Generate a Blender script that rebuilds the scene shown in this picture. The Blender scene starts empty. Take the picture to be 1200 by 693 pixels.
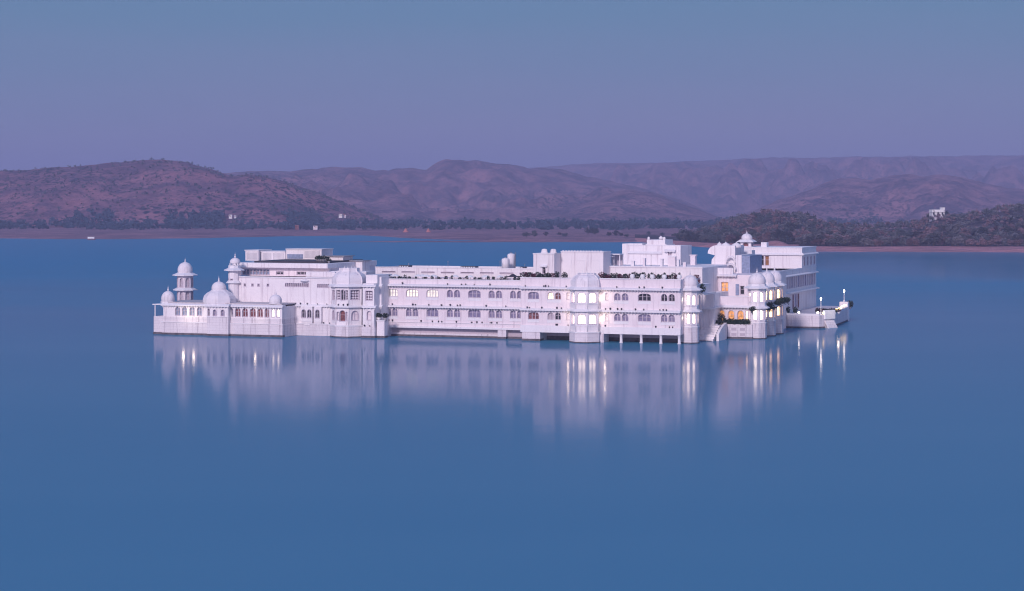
import bpy, bmesh, math, random
from math import sin, cos, tan, pi, radians, sqrt, atan2
from mathutils import Vector, Matrix, noise

random.seed(7)
scene = bpy.context.scene
COL = scene.collection

# ------------------------------------------------------------------ camera
CAM_H = 27.0
cam_d = bpy.data.cameras.new('camera')
cam = bpy.data.objects.new('camera', cam_d); COL.objects.link(cam)
cam.location = (0, 0, CAM_H)
cam.rotation_euler = (radians(90), 0, 0)
cam_d.sensor_width = 36; cam_d.lens = 72
cam_d.shift_y = -106.5 / 1200
cam_d.clip_start = 1; cam_d.clip_end = 20000
scene.camera = cam

# ------------------------------------------------------------------ sky
SUN_EL, SUN_AZ = radians(26), radians(200)      # azimuth clockwise from +Y
world = bpy.data.worlds.new('World'); scene.world = world
world.use_nodes = True
nt = world.node_tree; N = nt.nodes; L = nt.links
N.clear()
def nd(t, **k):
    n = N.new(t)
    for a, b in k.items(): setattr(n, a, b)
    return n
out = nd('ShaderNodeOutputWorld'); bg = nd('ShaderNodeBackground')
sky = nd('ShaderNodeTexSky', sky_type='NISHITA', sun_disc=False)
sky.sun_elevation = radians(4); sky.sun_rotation = SUN_AZ
tc = nd('ShaderNodeTexCoord'); sep = nd('ShaderNodeSeparateXYZ')
L.new(tc.outputs['Generated'], sep.inputs[0])
ramp = nd('ShaderNodeValToRGB')                 # twilight colours by elevation
cr = ramp.color_ramp
cr.elements[0].position = 0.0; cr.elements[0].color = (.215, .240, .425, 1)
cr.elements[1].position = 1.0; cr.elements[1].color = (.080, .200, .50, 1)
for p, c in ((.03, (.184, .232, .412, 1)), (.06, (.140, .222, .402, 1)), (.10, (.092, .216, .385, 1)), (.30, (.085, .210, .46, 1))):
    e = cr.elements.new(p); e.color = c
L.new(sep.outputs['Z'], ramp.inputs[0])
# the after-glow on the sunset side
mr = nd('ShaderNodeMapRange'); mr.inputs[1].default_value = .25; mr.inputs[2].default_value = -1.0
mr.inputs[3].default_value = 0; mr.inputs[4].default_value = 1; mr.interpolation_type = 'SMOOTHSTEP'
L.new(sep.outputs['Y'], mr.inputs[0])
mixg = nd('ShaderNodeMix', data_type='RGBA'); mixg.inputs[7].default_value = (.60, .48, .70, 1)
inv = nd('ShaderNodeMapRange'); inv.inputs[1].default_value = 0; inv.inputs[2].default_value = .75; inv.inputs[3].default_value = 1; inv.inputs[4].default_value = 0
L.new(sep.outputs['Z'], inv.inputs[0])
mul = nd('ShaderNodeMath', operation='MULTIPLY'); L.new(mr.outputs[0], mul.inputs[0]); L.new(inv.outputs[0], mul.inputs[1])
sn = nd('ShaderNodeTexNoise'); sn.inputs['Scale'].default_value = 2.2; sn.inputs['Detail'].default_value = 5
smap = nd('ShaderNodeMapping'); smap.inputs['Scale'].default_value = (1, 1, 7); L.new(tc.outputs['Generated'], smap.inputs[0]); L.new(smap.outputs[0], sn.inputs['Vector'])
sr = nd('ShaderNodeMapRange'); sr.inputs[1].default_value = .3; sr.inputs[2].default_value = .7; sr.inputs[3].default_value = -.018; sr.inputs[4].default_value = .018
L.new(sn.outputs[0], sr.inputs[0])
sa = nd('ShaderNodeMath', operation='ADD'); L.new(sep.outputs['Z'], sa.inputs[0]); L.new(sr.outputs[0], sa.inputs[1]); L.new(sa.outputs[0], ramp.inputs[0])
L.new(mul.outputs[0], mixg.inputs[0]); L.new(ramp.outputs[0], mixg.inputs[6])
addn = nd('ShaderNodeMix', data_type='RGBA', blend_type='ADD'); addn.inputs[0].default_value = .012
L.new(mixg.outputs[2], addn.inputs[6]); L.new(sky.outputs[0], addn.inputs[7])
L.new(addn.outputs[2], bg.inputs[0]); bg.inputs[1].default_value = 1.0
L.new(bg.outputs[0], out.inputs[0])

# ------------------------------------------------------------------ sun (already soft, low behind the camera)
sl = bpy.data.lights.new('sun', 'SUN'); sl.energy = 2.75; sl.angle = radians(8); sl.color = (1, .835, .895)
sun = bpy.data.objects.new('sun', sl); COL.objects.link(sun)
to_sun = Vector((sin(SUN_AZ) * cos(SUN_EL), cos(SUN_AZ) * cos(SUN_EL), sin(SUN_EL)))
sun.rotation_euler = (-to_sun).to_track_quat('-Z', 'Y').to_euler()

vs = scene.view_settings
vs.view_transform = 'Standard'; vs.look = 'None'; vs.exposure = 0; vs.gamma = 1; vs.use_curve_mapping = False
scene.cycles.max_bounces = 6
scene.cycles.volume_bounces = 0
scene.cycles.use_denoising = True
scene.cycles.filter_width = 1.1
scene.cycles.sample_clamp_indirect = 6

# ------------------------------------------------------------------ materials
def mat(name):
    m = bpy.data.materials.new(name); m.use_nodes = True
    t = m.node_tree
    return m, t, t.nodes['Principled BSDF']
def tex_noise(t, scale, detail=4, vec=None, scl=None, rough=.55):
    n = t.nodes.new('ShaderNodeTexNoise'); n.inputs['Scale'].default_value = scale
    n.inputs['Detail'].default_value = detail; n.inputs['Roughness'].default_value = rough
    c = t.nodes.new('ShaderNodeTexCoord')
    if scl:
        mp = t.nodes.new('ShaderNodeMapping'); mp.inputs['Scale'].default_value = scl
        t.links.new(c.outputs['Object'], mp.inputs[0]); t.links.new(mp.outputs[0], n.inputs['Vector'])
    else:
        t.links.new(c.outputs['Object'], n.inputs['Vector'])
    return n
def maprange(t, src, a, b, c=0, d=1):
    r = t.nodes.new('ShaderNodeMapRange'); t.links.new(src, r.inputs[0])
    for i, v in enumerate((a, b, c, d)): r.inputs[i + 1].default_value = v
    return r.outputs[0]
def mixc(t, fac, a, b):
    m = t.nodes.new('ShaderNodeMix'); m.data_type = 'RGBA'
    if hasattr(fac, 'links'): t.links.new(fac, m.inputs[0])
    else: m.inputs[0].default_value = fac
    for v, i in ((a, 6), (b, 7)):
        if hasattr(v, 'links'): t.links.new(v, m.inputs[i])
        else: m.inputs[i].default_value = (*v, 1)
    return m.outputs[2]
def bump(t, p, h, strength=.3, dist=.05):
    b = t.nodes.new('ShaderNodeBump'); b.inputs['Strength'].default_value = strength; b.inputs['Distance'].default_value = dist
    t.links.new(h, b.inputs['Height']); t.links.new(b.outputs[0], p.inputs['Normal'])

def plaster(name, col, dirt, amount=.5, courses=False, streak=1.0):
    m, t, p = mat(name)
    big = tex_noise(t, .22, 5)
    st = tex_noise(t, 1.0, 5, scl=(1.7 * streak, 1.7 * streak, .13))
    fine = tex_noise(t, 3.5, 4)
    a = maprange(t, big.outputs[0], .42, .72, 0, amount)
    b = maprange(t, st.outputs[0], .54, .78, 0, amount)
    c1 = mixc(t, a, col, tuple(x * .8 + y * .2 for x, y in zip(col, dirt)))
    c2 = mixc(t, b, c1, dirt)
    if courses:
        br = t.nodes.new('ShaderNodeTexBrick'); c = t.nodes.new('ShaderNodeTexCoord')
        mp = t.nodes.new('ShaderNodeMapping'); mp.inputs['Rotation'].default_value = (radians(90), 0, 0)
        t.links.new(c.outputs['Object'], mp.inputs[0]); t.links.new(mp.outputs[0], br.inputs['Vector'])
        br.inputs['Scale'].default_value = 1; br.inputs['Brick Width'].default_value = 1.5; br.inputs['Row Height'].default_value = .55
        br.inputs['Mortar Size'].default_value = .025
        c2 = mixc(t, maprange(t, br.outputs['Fac'], 0, 1, 0, .35), c2, dirt)
    t.links.new(c2, p.inputs['Base Color'])
    p.inputs['Roughness'].default_value = .75
    bump(t, p, fine.outputs[0], .25, .04)
    return m
def plain(name, col, rough=.6, var=.25, scale=2.0, metal=0):
    m, t, p = mat(name)
    n = tex_noise(t, scale, 4)
    t.links.new(mixc(t, maprange(t, n.outputs[0], .3, .7), tuple(c * (1 - var) for c in col), tuple(min(1, c * (1 + var)) for c in col)), p.inputs['Base Color'])
    p.inputs['Roughness'].default_value = rough; p.inputs['Metallic'].default_value = metal
    return m
def lit(name, col, strength, var=.5, scale=1.2):
    m, t, p = mat(name)
    n = tex_noise(t, scale, 3)
    p.inputs['Base Color'].default_value = (*[c * .5 for c in col], 1)
    t.links.new(mixc(t, maprange(t, n.outputs[0], .35, .65), tuple(c * (1 - var) for c in col), col), p.inputs['Emission Color'])
    p.inputs['Emission Strength'].default_value = strength
    return m

WHITE = plaster('white_plaster', (.82, .78, .80), (.46, .39, .44), .8)
PINKISH = plaster('rose_plaster', (.80, .72, .75), (.46, .38, .44), .7)
PLINTH = plaster('plinth_stone', (.74, .69, .72), (.34, .29, .34), 1.0, courses=True)
TRIM = plaster('trim_plaster', (.78, .76, .79), (.55, .52, .57), .5)
DOMEM = plaster('dome_plaster', (.79, .75, .78), (.40, .36, .42), .8)
ROOFM = plaster('roof_deck', (.52, .48, .50), (.30, .27, .30), .7)
DAMP_SHADE = plain('damp_shade_stone', (.10, .085, .10), .6, .5, 1.2)  # damp waterline stone; also darkens the shaded gap under the front wing
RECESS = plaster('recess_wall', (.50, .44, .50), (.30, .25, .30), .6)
GLASS, t, p = mat('window_glass')
n = tex_noise(t, .8, 2)
t.links.new(mixc(t, maprange(t, n.outputs[0], .35, .65), (.20, .18, .30), (.33, .30, .44)), p.inputs['Base Color'])
p.inputs['Roughness'].default_value = .22
DARKGLASS = plain('dark_glass', (.03, .03, .04), .2)
SLATE = plain('blue_grey_panel', (.24, .29, .42), .35)
REDCURT = plain('red_curtain', (.20, .07, .075), .8, .7, 2.5)
LITW = lit('lit_white', (1, .88, .74), 4.2, .4)
LITD = lit('lit_curtained', (1, .93, .84), .82, .35, 2.0)
LITD2 = lit('lit_blind', (1, .93, .78), 1.1, .45, 2.0)
LITBAY = lit('lit_bay', (1, .85, .72), 5.5, .5, .9)
LITWARM = lit('lit_warm', (1, .66, .40), 4.0, .4)
LITY = lit('lit_yellow', (1, .83, .60), 2.2, .4)
LITO = lit('lit_orange', (1, .45, .15), 1.0, .85, 1.6)
LAMP = lit('lamp_glow', (1, .93, .80), 14, 0)
GOLD = lit('golden_lantern', (1, .72, .28), 6, 0)
LEAF = plain('dark_leaves', (.018, .032, .018), .7, .6, 1.5)
LEAFRED = plain('red_leaves', (.10, .022, .035), .7, .6, 1.5)
METAL = plain('grey_metal', (.30, .29, .32), .45)
DARK = plain('dark_metal', (.035, .03, .045), .6)
CLOTH = plain('white_canvas', (.80, .79, .80), .8, .06)
LOUVRE, t, p = mat('louvre_panel')
wv = t.nodes.new('ShaderNodeTexWave'); wv.bands_direction = 'X'; wv.inputs['Scale'].default_value = 1.1
c = t.nodes.new('ShaderNodeTexCoord'); t.links.new(c.outputs['Object'], wv.inputs['Vector'])
t.links.new(mixc(t, wv.outputs['Fac'], (.50, .46, .50), (.74, .71, .72)), p.inputs['Base Color'])
FRAME = plain('window_surround', (.56, .50, .57), .6, .12)
WOOD = plain('door_wood', (.30, .13, .05), .6)

# ------------------------------------------------------------------ palace frame: u along the front, v away from the lake front
TH = radians(20); C_, S_ = cos(TH), sin(TH)
OX, OY = 16.6, 398.8
F = 2400.0
def W(u, v): return (OX + C_ * u + S_ * v, OY - S_ * u + C_ * v)
def U(px, v):
    t = (px - 600) / F
    return (t * (OY + C_ * v) - OX - S_ * v) / (C_ + S_ * t)
def V(px, u):
    t = (px - 600) / F
    return (t * (OY - S_ * u) - OX - C_ * u) / (S_ - t * C_)
def Zp(py, u, v): return CAM_H - (py - 240) / F * (OY - S_ * u + C_ * v)
def water_pt(px, py):
    D = CAM_H * F / (py - 240); x = (px - 600) / F * D
    dx, dy = x - OX, D - OY
    return (C_ * dx - S_ * dy, S_ * dx + C_ * dy)

def tag(o, label=None, cat=None, group=None, kind=None):
    if label: o['label'] = label
    if cat: o['category'] = cat
    if group: o['group'] = group
    if kind: o['kind'] = kind
    return o
ORI = {}
def thing(name, label, cat, u, v, z=0, group=None):
    o = bpy.data.objects.new(name, None); COL.objects.link(o)
    x, y = W(u, v)
    o.location = (x, y, z); o.rotation_euler = (0, 0, -TH)
    o.empty_display_size = .5
    tag(o, label, cat, group)
    ORI[o.name] = Vector((u, v, z))
    return o
def root_of(o):
    while o.parent: o = o.parent
    return o

class M:
    """collects geometry in palace coordinates and links it as one mesh part"""
    def __init__(s): s.b = bmesh.new()
    def face(s, pts):
        try: return s.b.faces.new([s.b.verts.new(p) for p in pts])
        except ValueError: return None
    def box(s, u0, u1, v0, v1, z0, z1, skip=''):
        P = [(u0, v0), (u1, v0), (u1, v1), (u0, v1)]
        return s.prism(P, z0, z1, skip=skip)
    def prism(s, P, z0, z1, skip='', top=None):
        T = top or P
        a = [s.b.verts.new((*p, z0)) for p in P]; b = [s.b.verts.new((*p, z1)) for p in T]
        n = len(P)
        for i in range(n):
            if str(i) in skip: continue
            j = (i + 1) % n
            s.b.faces.new((a[i], a[j], b[j], b[i]))
        if 't' not in skip: s.b.faces.new(b)
        if 'b' not in skip: s.b.faces.new(a[::-1])
        return s
    def lathe(s, cu, cv, prof, n=24, ph=0, flute=0, smooth=True, squash=(1, 1)):
        rings = []
        for r, z in prof:
            ring = []
            for i in range(n):
                a = ph + 2 * pi * i / n
                k = r * (1 - (flute if i % 2 else 0))
                ring.append(s.b.verts.new((cu + k * cos(a) * squash[0], cv + k * sin(a) * squash[1], z)))
            rings.append(ring)
        for q in range(len(rings) - 1):
            for i in range(n):
                j = (i + 1) % n
                f = s.b.faces.new((rings[q][i], rings[q][j], rings[q + 1][j], rings[q + 1][i])); f.smooth = smooth
        s.b.faces.new(rings[0][::-1]); s.b.faces.new(rings[-1])
        return s
    def octo(s, cu, cv, a0, z0, a1, z1):
        k = 1 / cos(pi / 8)
        return s.lathe(cu, cv, [(a0 * k, z0), (a1 * k, z1)], 8, pi / 8, smooth=False)
    def tube(s, p, q, r, n=6):
        p, q = Vector(p), Vector(q); d = (q - p).normalized()
        e = d.orthogonal().normalized(); f = d.cross(e)
        A = [s.b.verts.new(p + r * (e * cos(2 * pi * i / n) + f * sin(2 * pi * i / n))) for i in range(n)]
        B = [s.b.verts.new(q + r * (e * cos(2 * pi * i / n) + f * sin(2 * pi * i / n))) for i in range(n)]
        for i in range(n): s.b.faces.new((A[i], A[(i + 1) % n], B[(i + 1) % n], B[i]))
        s.b.faces.new(A[::-1]); s.b.faces.new(B)
        return s
    def leaves(s, c, rad, n, size, rnd=random):
        for _ in range(n):
            while True:
                d = Vector((rnd.uniform(-1, 1), rnd.uniform(-1, 1), rnd.uniform(-1, 1)))
                if .2 < d.length < 1: break
            p = Vector(c) + Vector((d.x * rad[0], d.y * rad[1], d.z * rad[2]))
            a = Vector((rnd.gauss(0, 1), rnd.gauss(0, 1), rnd.gauss(0, 1))).normalized()
            b = a.orthogonal().normalized(); q = size * rnd.uniform(.6, 1.3)
            s.face([p + a * q, p + b * q * .6, p - a * q, p - b * q * .6])
        return s
    def build(s, name, m, parent=None, origin=None, bevel=0, normals=True):
        if normals: bmesh.ops.recalc_face_normals(s.b, faces=s.b.faces)
        o0 = origin if origin is not None else (ORI[root_of(parent).name] if parent else Vector((0, 0, 0)))
        bmesh.ops.translate(s.b, verts=s.b.verts, vec=-Vector(o0))
        me = bpy.data.meshes.new(name); s.b.to_mesh(me); s.b.free()
        me.materials.append(m)
        o = bpy.data.objects.new(name, me); COL.objects.link(o)
        if parent: o.parent = parent
        if bevel:
            bv = o.modifiers.new('b', 'BEVEL'); bv.width = bevel; bv.segments = 1; bv.limit_method = 'ANGLE'
        return o

# ---- windows
def arch_loop(w, h, style):
    if style == 'rect': return [(-w / 2, 0), (w / 2, 0), (w / 2, h), (-w / 2, h)]
    if style == 'wide':
        sp = h * .56
        pts = [(-w / 2, 0), (w / 2, 0)]
        for i in range(13):
            a = pi * i / 12
            cx = cos(a); sx = sin(a)
            pts.append((w / 2 * math.copysign(abs(cx) ** .62, cx), sp + (h - sp) * sx ** .8))
        return pts
    sp = max(h - w * .62, h * .35)
    pts = [(-w / 2, 0), (w / 2, 0)]
    for i in range(11):
        a = pi * i / 10
        pts.append((w / 2 * cos(a), sp + (h - sp) * (sin(a) ** .85)))
    return pts
def spread(loop, k, drop=True):
    n = len(loop); res = []
    for i in range(n):
        p = Vector(loop[i]); a = Vector(loop[i - 1]); b = Vector(loop[(i + 1) % n])
        d1 = (p - a); d2 = (b - p)
        if d1.length < 1e-6: d1 = d2
        if d2.length < 1e-6: d2 = d1
        n1 = Vector((d1.y, -d1.x)).normalized(); n2 = Vector((d2.y, -d2.x)).normalized()
        nn = (n1 + n2)
        nn = nn.normalized() if nn.length > 1e-6 else n1
        q = p + nn * k / max(.6, nn.dot(n1))
        res.append((q.x, q.y))
    return res
REVEAL = .34
WCACHE = {}
def window_mesh(style, w, h, bars, REVEAL=REVEAL):
    key = (style, w, h, bars, REVEAL)
    if key in WCACHE: return WCACHE[key]
    lp = arch_loop(w, h, style); lo = spread(lp, .09); li = spread(lp, -.07)
    m = M(); n = len(lp)
    for i in range(n):                        # raised surround
        j = (i + 1) % n
        m.face([(lo[i][0], -.06, lo[i][1]), (lo[j][0], -.06, lo[j][1]), (lp[j][0], -.06, lp[j][1]), (lp[i][0], -.06, lp[i][1])])
        m.face([(lo[i][0], .02, lo[i][1]), (lo[j][0], .02, lo[j][1]), (lo[j][0], -.06, lo[j][1]), (lo[i][0], -.06, lo[i][1])])
        m.face([(lp[i][0], -.06, lp[i][1]), (lp[j][0], -.06, lp[j][1]), (lp[j][0], REVEAL, lp[j][1]), (lp[i][0], REVEAL, lp[i][1])])
        m.face([(lp[i][0], REVEAL * .7, lp[i][1]), (lp[j][0], REVEAL * .7, lp[j][1]), (li[j][0], REVEAL * .7, li[j][1]), (li[i][0], REVEAL * .7, li[i][1])])
    for b in range(bars):
        x = -w / 2 + w * (b + 1) / (bars + 1)
        z1 = max((q[1] for q in lp if abs(q[0] - x) < w * .3), default=h) - .05
        m.box(x - .07, x + .07, min(.2, REVEAL - .06), REVEAL - .03, .02, z1)
    zt = h * .58
    m.box(-w / 2 + .03, w / 2 - .03, min(.22, REVEAL - .05), REVEAL - .04, zt - .03, zt + .03)
    me = bpy.data.meshes.new('window'); m.b.to_mesh(me); m.b.free(); me.materials.append(FRAME)
    pm = bmesh.new(); ring = [pm.verts.new((q[0], REVEAL - .02, q[1])) for q in lp]; pm.faces.new(ring)
    r = bmesh.ops.extrude_face_region(pm, geom=pm.faces[:])
    bmesh.ops.translate(pm, vec=(0, .05, 0), verts=[g for g in r['geom'] if isinstance(g, bmesh.types.BMVert)])
    bmesh.ops.recalc_face_normals(pm, faces=pm.faces)
    pe = bpy.data.meshes.new('pane'); pm.to_mesh(pe); pm.free(); pe.materials.append(GLASS)
    WCACHE[key] = (me, pe)
    return WCACHE[key]

class Face:
    """one vertical wall face from A to B (palace u,v); outward is to the right of A->B"""
    def __init__(s, A, B, z0, z1, rev=REVEAL):
        s.rev = rev
        s.A, s.B = Vector(A), Vector(B); s.d = (s.B - s.A).normalized(); s.n = Vector((s.d.y, -s.d.x))
        s.len = (s.B - s.A).length; s.z0, s.z1 = z0, z1; s.wins = []
        s.rot = atan2(s.d.y, s.d.x)
    def at(s, px):
        X0, Y0 = W(*s.A); X1, Y1 = W(*s.B); t = (px - 600) / F
        dx, dy = (X1 - X0) / s.len, (Y1 - Y0) / s.len
        return (t * Y0 - X0) / (dx - t * dy)
    def add(s, px0, px1, z, h, style='arch', pane=None, bars=1, name='window'):
        a, b = s.at(px0), s.at(px1)
        return s.add_s((a + b) / 2, b - a, z, h, style, pane, bars, name)
    def add_s(s, c, w, z, h, style='arch', pane=None, bars=1, name='window'):
        w = round(w, 1); h = round(h, 1)
        if style == 'pair':
            q = round(w * .44, 2)
            s.wins.append(([(c - w / 2 + q / 2, q), (c + w / 2 - q / 2, q)], z, h, 'arch', pane, bars, name))
        else:
            s.wins.append(([(c, w)], z, h, style, pane, bars, name))
        return s
    def build(s, m, root):
        bm = m.b
        def P(x, z, dep=0):
            q = s.A + s.d * x - s.n * dep
            return (q.x, q.y, z)
        edges = []
        def loop(pts):
            vs_ = [bm.verts.new(P(*q)) for q in pts]
            es = [bm.edges.new((vs_[i], vs_[(i + 1) % len(vs_)])) for i in range(len(vs_))]
            edges.extend(es); return vs_
        loop([(0, s.z0), (s.len, s.z0), (s.len, s.z1), (0, s.z1)])
        for hs, z, h, style, pane, bars, name in s.wins:
            for c, w in hs: loop([(c + q[0], z + q[1]) for q in arch_loop(w, h, style)])
        bmesh.ops.triangle_fill(bm, edges=edges, use_beauty=True)
        o0 = ORI[root.name]
        for hs, z, h, style, pane, bars, name in s.wins:
            for k, (c, w) in enumerate(hs):
                me, pe = window_mesh(style, w, h, bars, s.rev)
                q = s.A + s.d * c
                o = bpy.data.objects.new(name, me); COL.objects.link(o); o.parent = root
                o.location = (q.x - o0.x, q.y - o0.y, z - o0.z); o.rotation_euler = (0, 0, s.rot)
                g = bpy.data.objects.new('pane', pe); COL.objects.link(g); g.parent = o
                if pane is not None and pane is not GLASS:
                    pm_ = pane[k % len(pane)] if isinstance(pane, (list, tuple)) else pane
                    g.material_slots[0].link = 'OBJECT'; g.material_slots[0].material = pm_

def finial_prof(z, s=1.0):
    return [(.10 * s, z), (.16 * s, z + .06 * s), (.28 * s, z + .28 * s), (.26 * s, z + .42 * s), (.09 * s, z + .60 * s), (.16 * s, z + .78 * s),
            (.14 * s, z + .92 * s), (.05 * s, z + 1.05 * s), (.03 * s, z + 1.55 * s)]
def add_dome(root, cu, cv, r, z, h, name='dome', n=28, flute=.07, fin=1.0, m=None):
    pr = [(1.0, 0), (1.03, .10), (1.05, .25), (1.03, .40), (.96, .56), (.83, .72), (.64, .86), (.42, .95), (.2, 1.0), (.12, 1.04)]
    d = M().lathe(cu, cv, [(r * a, z + h * b) for a, b in pr], n, 0, flute).build(name, m or DOMEM, root)
    M().lathe(cu, cv, finial_prof(z + h * 1.03, fin), 10).build('finial', DOMEM, d)
    return d
def eave(m, cu, cv, a0, a1, z, th=.16, n=8):
    k = 1 / cos(pi / n)
    return m.lathe(cu, cv, [(a0 * k, z - .02), (a1 * k, z - .30), (a1 * k, z - .30 + th), (a0 * k * 1.0, z + .28)], n, pi / n, smooth=False)
def ledge(m, u0, u1, vf, z, out=.5, th=.22, deep=1.0, brackets=True):
    """sloping cornice (chajja) along a front face at v = vf"""
    prof = [(vf + deep, z - .12), (vf - .02, z - .12), (vf - out, z - .12 - .18), (vf - out, z - .30 + th), (vf - .02, z + .20), (vf + deep, z + .20)]
    a = [m.b.verts.new((u0, p[0], p[1])) for p in prof]; b = [m.b.verts.new((u1, p[0], p[1])) for p in prof]
    k = len(prof)
    for i in range(k): m.b.faces.new((a[i], b[i], b[(i + 1) % k], a[(i + 1) % k]))
    m.b.faces.new(a[::-1]); m.b.faces.new(b)
    if brackets and out > .4:
        k = max(2, int((u1 - u0) / .62))
        for i in range(k):
            x = u0 + (u1 - u0) * (i + .5) / k
            m.prism([(x - .09, vf - out * .75), (x + .09, vf - out * .75), (x + .09, vf + .05), (x - .09, vf + .05)], z - .42, z - .24)
            m.box(x - .08, x + .08, vf - out * .35, vf + .05, z - .66, z - .42)
    return m
SPOT = None
def spotlights(root, pts):
    """the small dark fittings sitting along the ledges"""
    global SPOT
    if SPOT is None:
        m = M(); m.box(-.09, .09, -.10, .08, 0, .09); m.lathe(0, -.02, [(.07, .09), (.13, .16), (.15, .30), (.05, .33)], 8)
        SPOT = bpy.data.meshes.new('spotlight'); m.b.to_mesh(SPOT); m.b.free(); SPOT.materials.append(DARK)
    o0 = ORI[root.name]
    for u, v, z in pts:
        o = bpy.data.objects.new('spotlight', SPOT); COL.objects.link(o); o.parent = root
        o.location = (u - o0.x, v - o0.y, z - o0.z); k = random.uniform(.7, 1.25); o.scale = (k, k, k)
        o.rotation_euler = (0, 0, random.uniform(-1, 1))
def glow(root, u, v, z, energy, col=(1, .84, .62), r=.25):
    l = bpy.data.lights.new('glow', 'POINT'); l.energy = energy; l.color = col; l.shadow_soft_size = r
    o = bpy.data.objects.new('lamp_light', l); COL.objects.link(o); o.parent = root
    o.location = Vector((u, v, z)) - ORI[root.name]

# =================================================================== LEFT TERRACE WING
v0 = -4.8
uL, uR = U(189.5, v0), U(331, v0)
A = thing('terrace_wing', 'low white lakeside wing with small arches, domed middle bay and little corner domes', 'building', (uL + uR) / 2, v0)
m = M(); m.box(uL, uR, v0, v0 + 13, 0, 2.55); m.box(uL + .15, uR - .15, v0 + .12, v0 + 13, 2.55, 3.75)
m.box(U(180, v0 + .9), uL, v0 + .9, v0 + 12, 0, 3.7)
m.box(U(242.5, v0 - .9), U(267.5, v0 - .9), v0 - .9, v0 + .1, 0, 3.9)
m.build('plinth', PLINTH, A, bevel=.04)
m = M(); m.box(uL - .06, uR + .06, v0 - .06, v0 + 1, -.6, .40); m.box(U(180, v0 + .9) - .05, uL, v0 + .82, v0 + 2, -.6, .40)
m.box(U(242.5, v0 - .9) - .06, U(267.5, v0 - .9) + .06, v0 - .97, v0, -.6, .4); m.build('footing', DAMP_SHADE, A)
m = M(); m.box(uL - .1, uR + .1, v0 - .1, v0 + .3, 2.55, 2.70); m.box(U(242.5, v0 - .9) - .08, U(267.5, v0 - .9) + .08, v0 - 1.0, v0 - .4, 3.88, 4.02)
m.build('string_course', TRIM, A)
uB0, uB1 = U(242.5, v0 - .7), U(267.5, v0 - .7)
w = M()
f1 = Face((uL + .25, v0 + .25), (uB0, v0 + .25), 3.75, 6.2)
for a, b in ((205.5, 211), (213.5, 219), (222.3, 228), (231, 236.5)): f1.add(a, b, 4.0, 1.75, 'arch', SLATE, 1)
f1.build(w, A)
f2 = Face((uB0, v0 - .7), (uB1, v0 - .7), 3.9, 6.2)
f2.add(243.5, 245.7, 4.1, 1.5, 'arch', DARKGLASS, 0); f2.add(249.6, 253.8, 4.1, 1.3, 'arch', GLASS, 1); f2.add(259, 263, 4.1, 1.3, 'arch', GLASS, 1)
f2.build(w, A)
f3 = Face((uB1, v0 + .25), (uR - .2, v0 + .25), 3.75, 6.2)
for k, (a, b) in enumerate(((269, 273), (275.6, 281.8), (284.2, 290.3), (293, 299.6), (301.8, 308), (310.4, 315))):
    f3.add(a, b, 4.0, 1.75, 'arch', REDCURT if k in (1, 2, 3, 4, 5) else GLASS, 1)
f3.add(318.5, 321.5, 4.1, 1.6, 'arch', LITW, 0); f3.add(324.5, 327.5, 4.1, 1.6, 'arch', LITW, 0)
f3.build(w, A)
w.box(uL + .25, uR - .2, v0 + .25, v0 + 11, 3.75, 6.2, skip='0')
w.box(uB0, uB1, v0 - .7, v0 + .3, 3.9, 6.2, skip='0')
w.build('wall', WHITE, A)
m = M(); ledge(m, uL - .1, uR + .1, v0 + .25, 6.3, .5); ledge(m, uB0 - .3, uB1 + .3, v0 - .7, 6.32, .45); m.build('eave', TRIM, A)
m = M(); m.box(uL + .3, uR - .3, v0 + .3, v0 + 10.8, 6.5, 6.75); m.build('roof', ROOFM, A)
# the middle bay: bowed bangla roof with a dome over it
cv = v0 + 2.3; cu = U(257, cv)
prof = [(3.05, 6.45), (3.15, 6.8), (3.12, 7.5), (2.9, 8.15), (2.4, 8.7), (1.75, 9.1), (1.45, 9.4)]
M().lathe(cu, cv, [(r / cos(pi / 8), z) for r, z in prof], 8, pi / 8, smooth=False).build('bangla_roof', DOMEM, A)
add_dome(A, cu - .1, cv, 1.45, 9.3, 1.75, 'dome', 28, .08, .75)
for px in (197, 323):
    q = U(px, v0 + 1.6)
    r = 1.38 if px < 250 else 1.25
    m = M(); m.octo(q, v0 + 1.6, r + .05, 6.45, r + .05, 6.85); m.build('drum', TRIM, A)
    add_dome(A, q, v0 + 1.6, r, 6.85, 2.1 if px < 250 else 1.75, 'dome', 28, .08, .7)
# porch slab on a post at the far left
m = M(); q = U(184, v0 + 1.2); m.box(q - 1.0, uL + .2, v0 + 1.0, v0 + 4, 6.05, 6.25); m.tube((q - .5, v0 + 1.3, 3.7), (q - .5, v0 + 1.3, 6.05), .13, 8)
m.build('porch', TRIM, A)
glow(A, U(216, v0 - 1.2), v0 - 1.6, 4.4, 90); glow(A, U(228, v0 - 1.2), v0 - 1.6, 4.4, 60)
glow(A, U(300, v0 - 1.2), v0 - 1.6, 4.4, 45)

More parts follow.
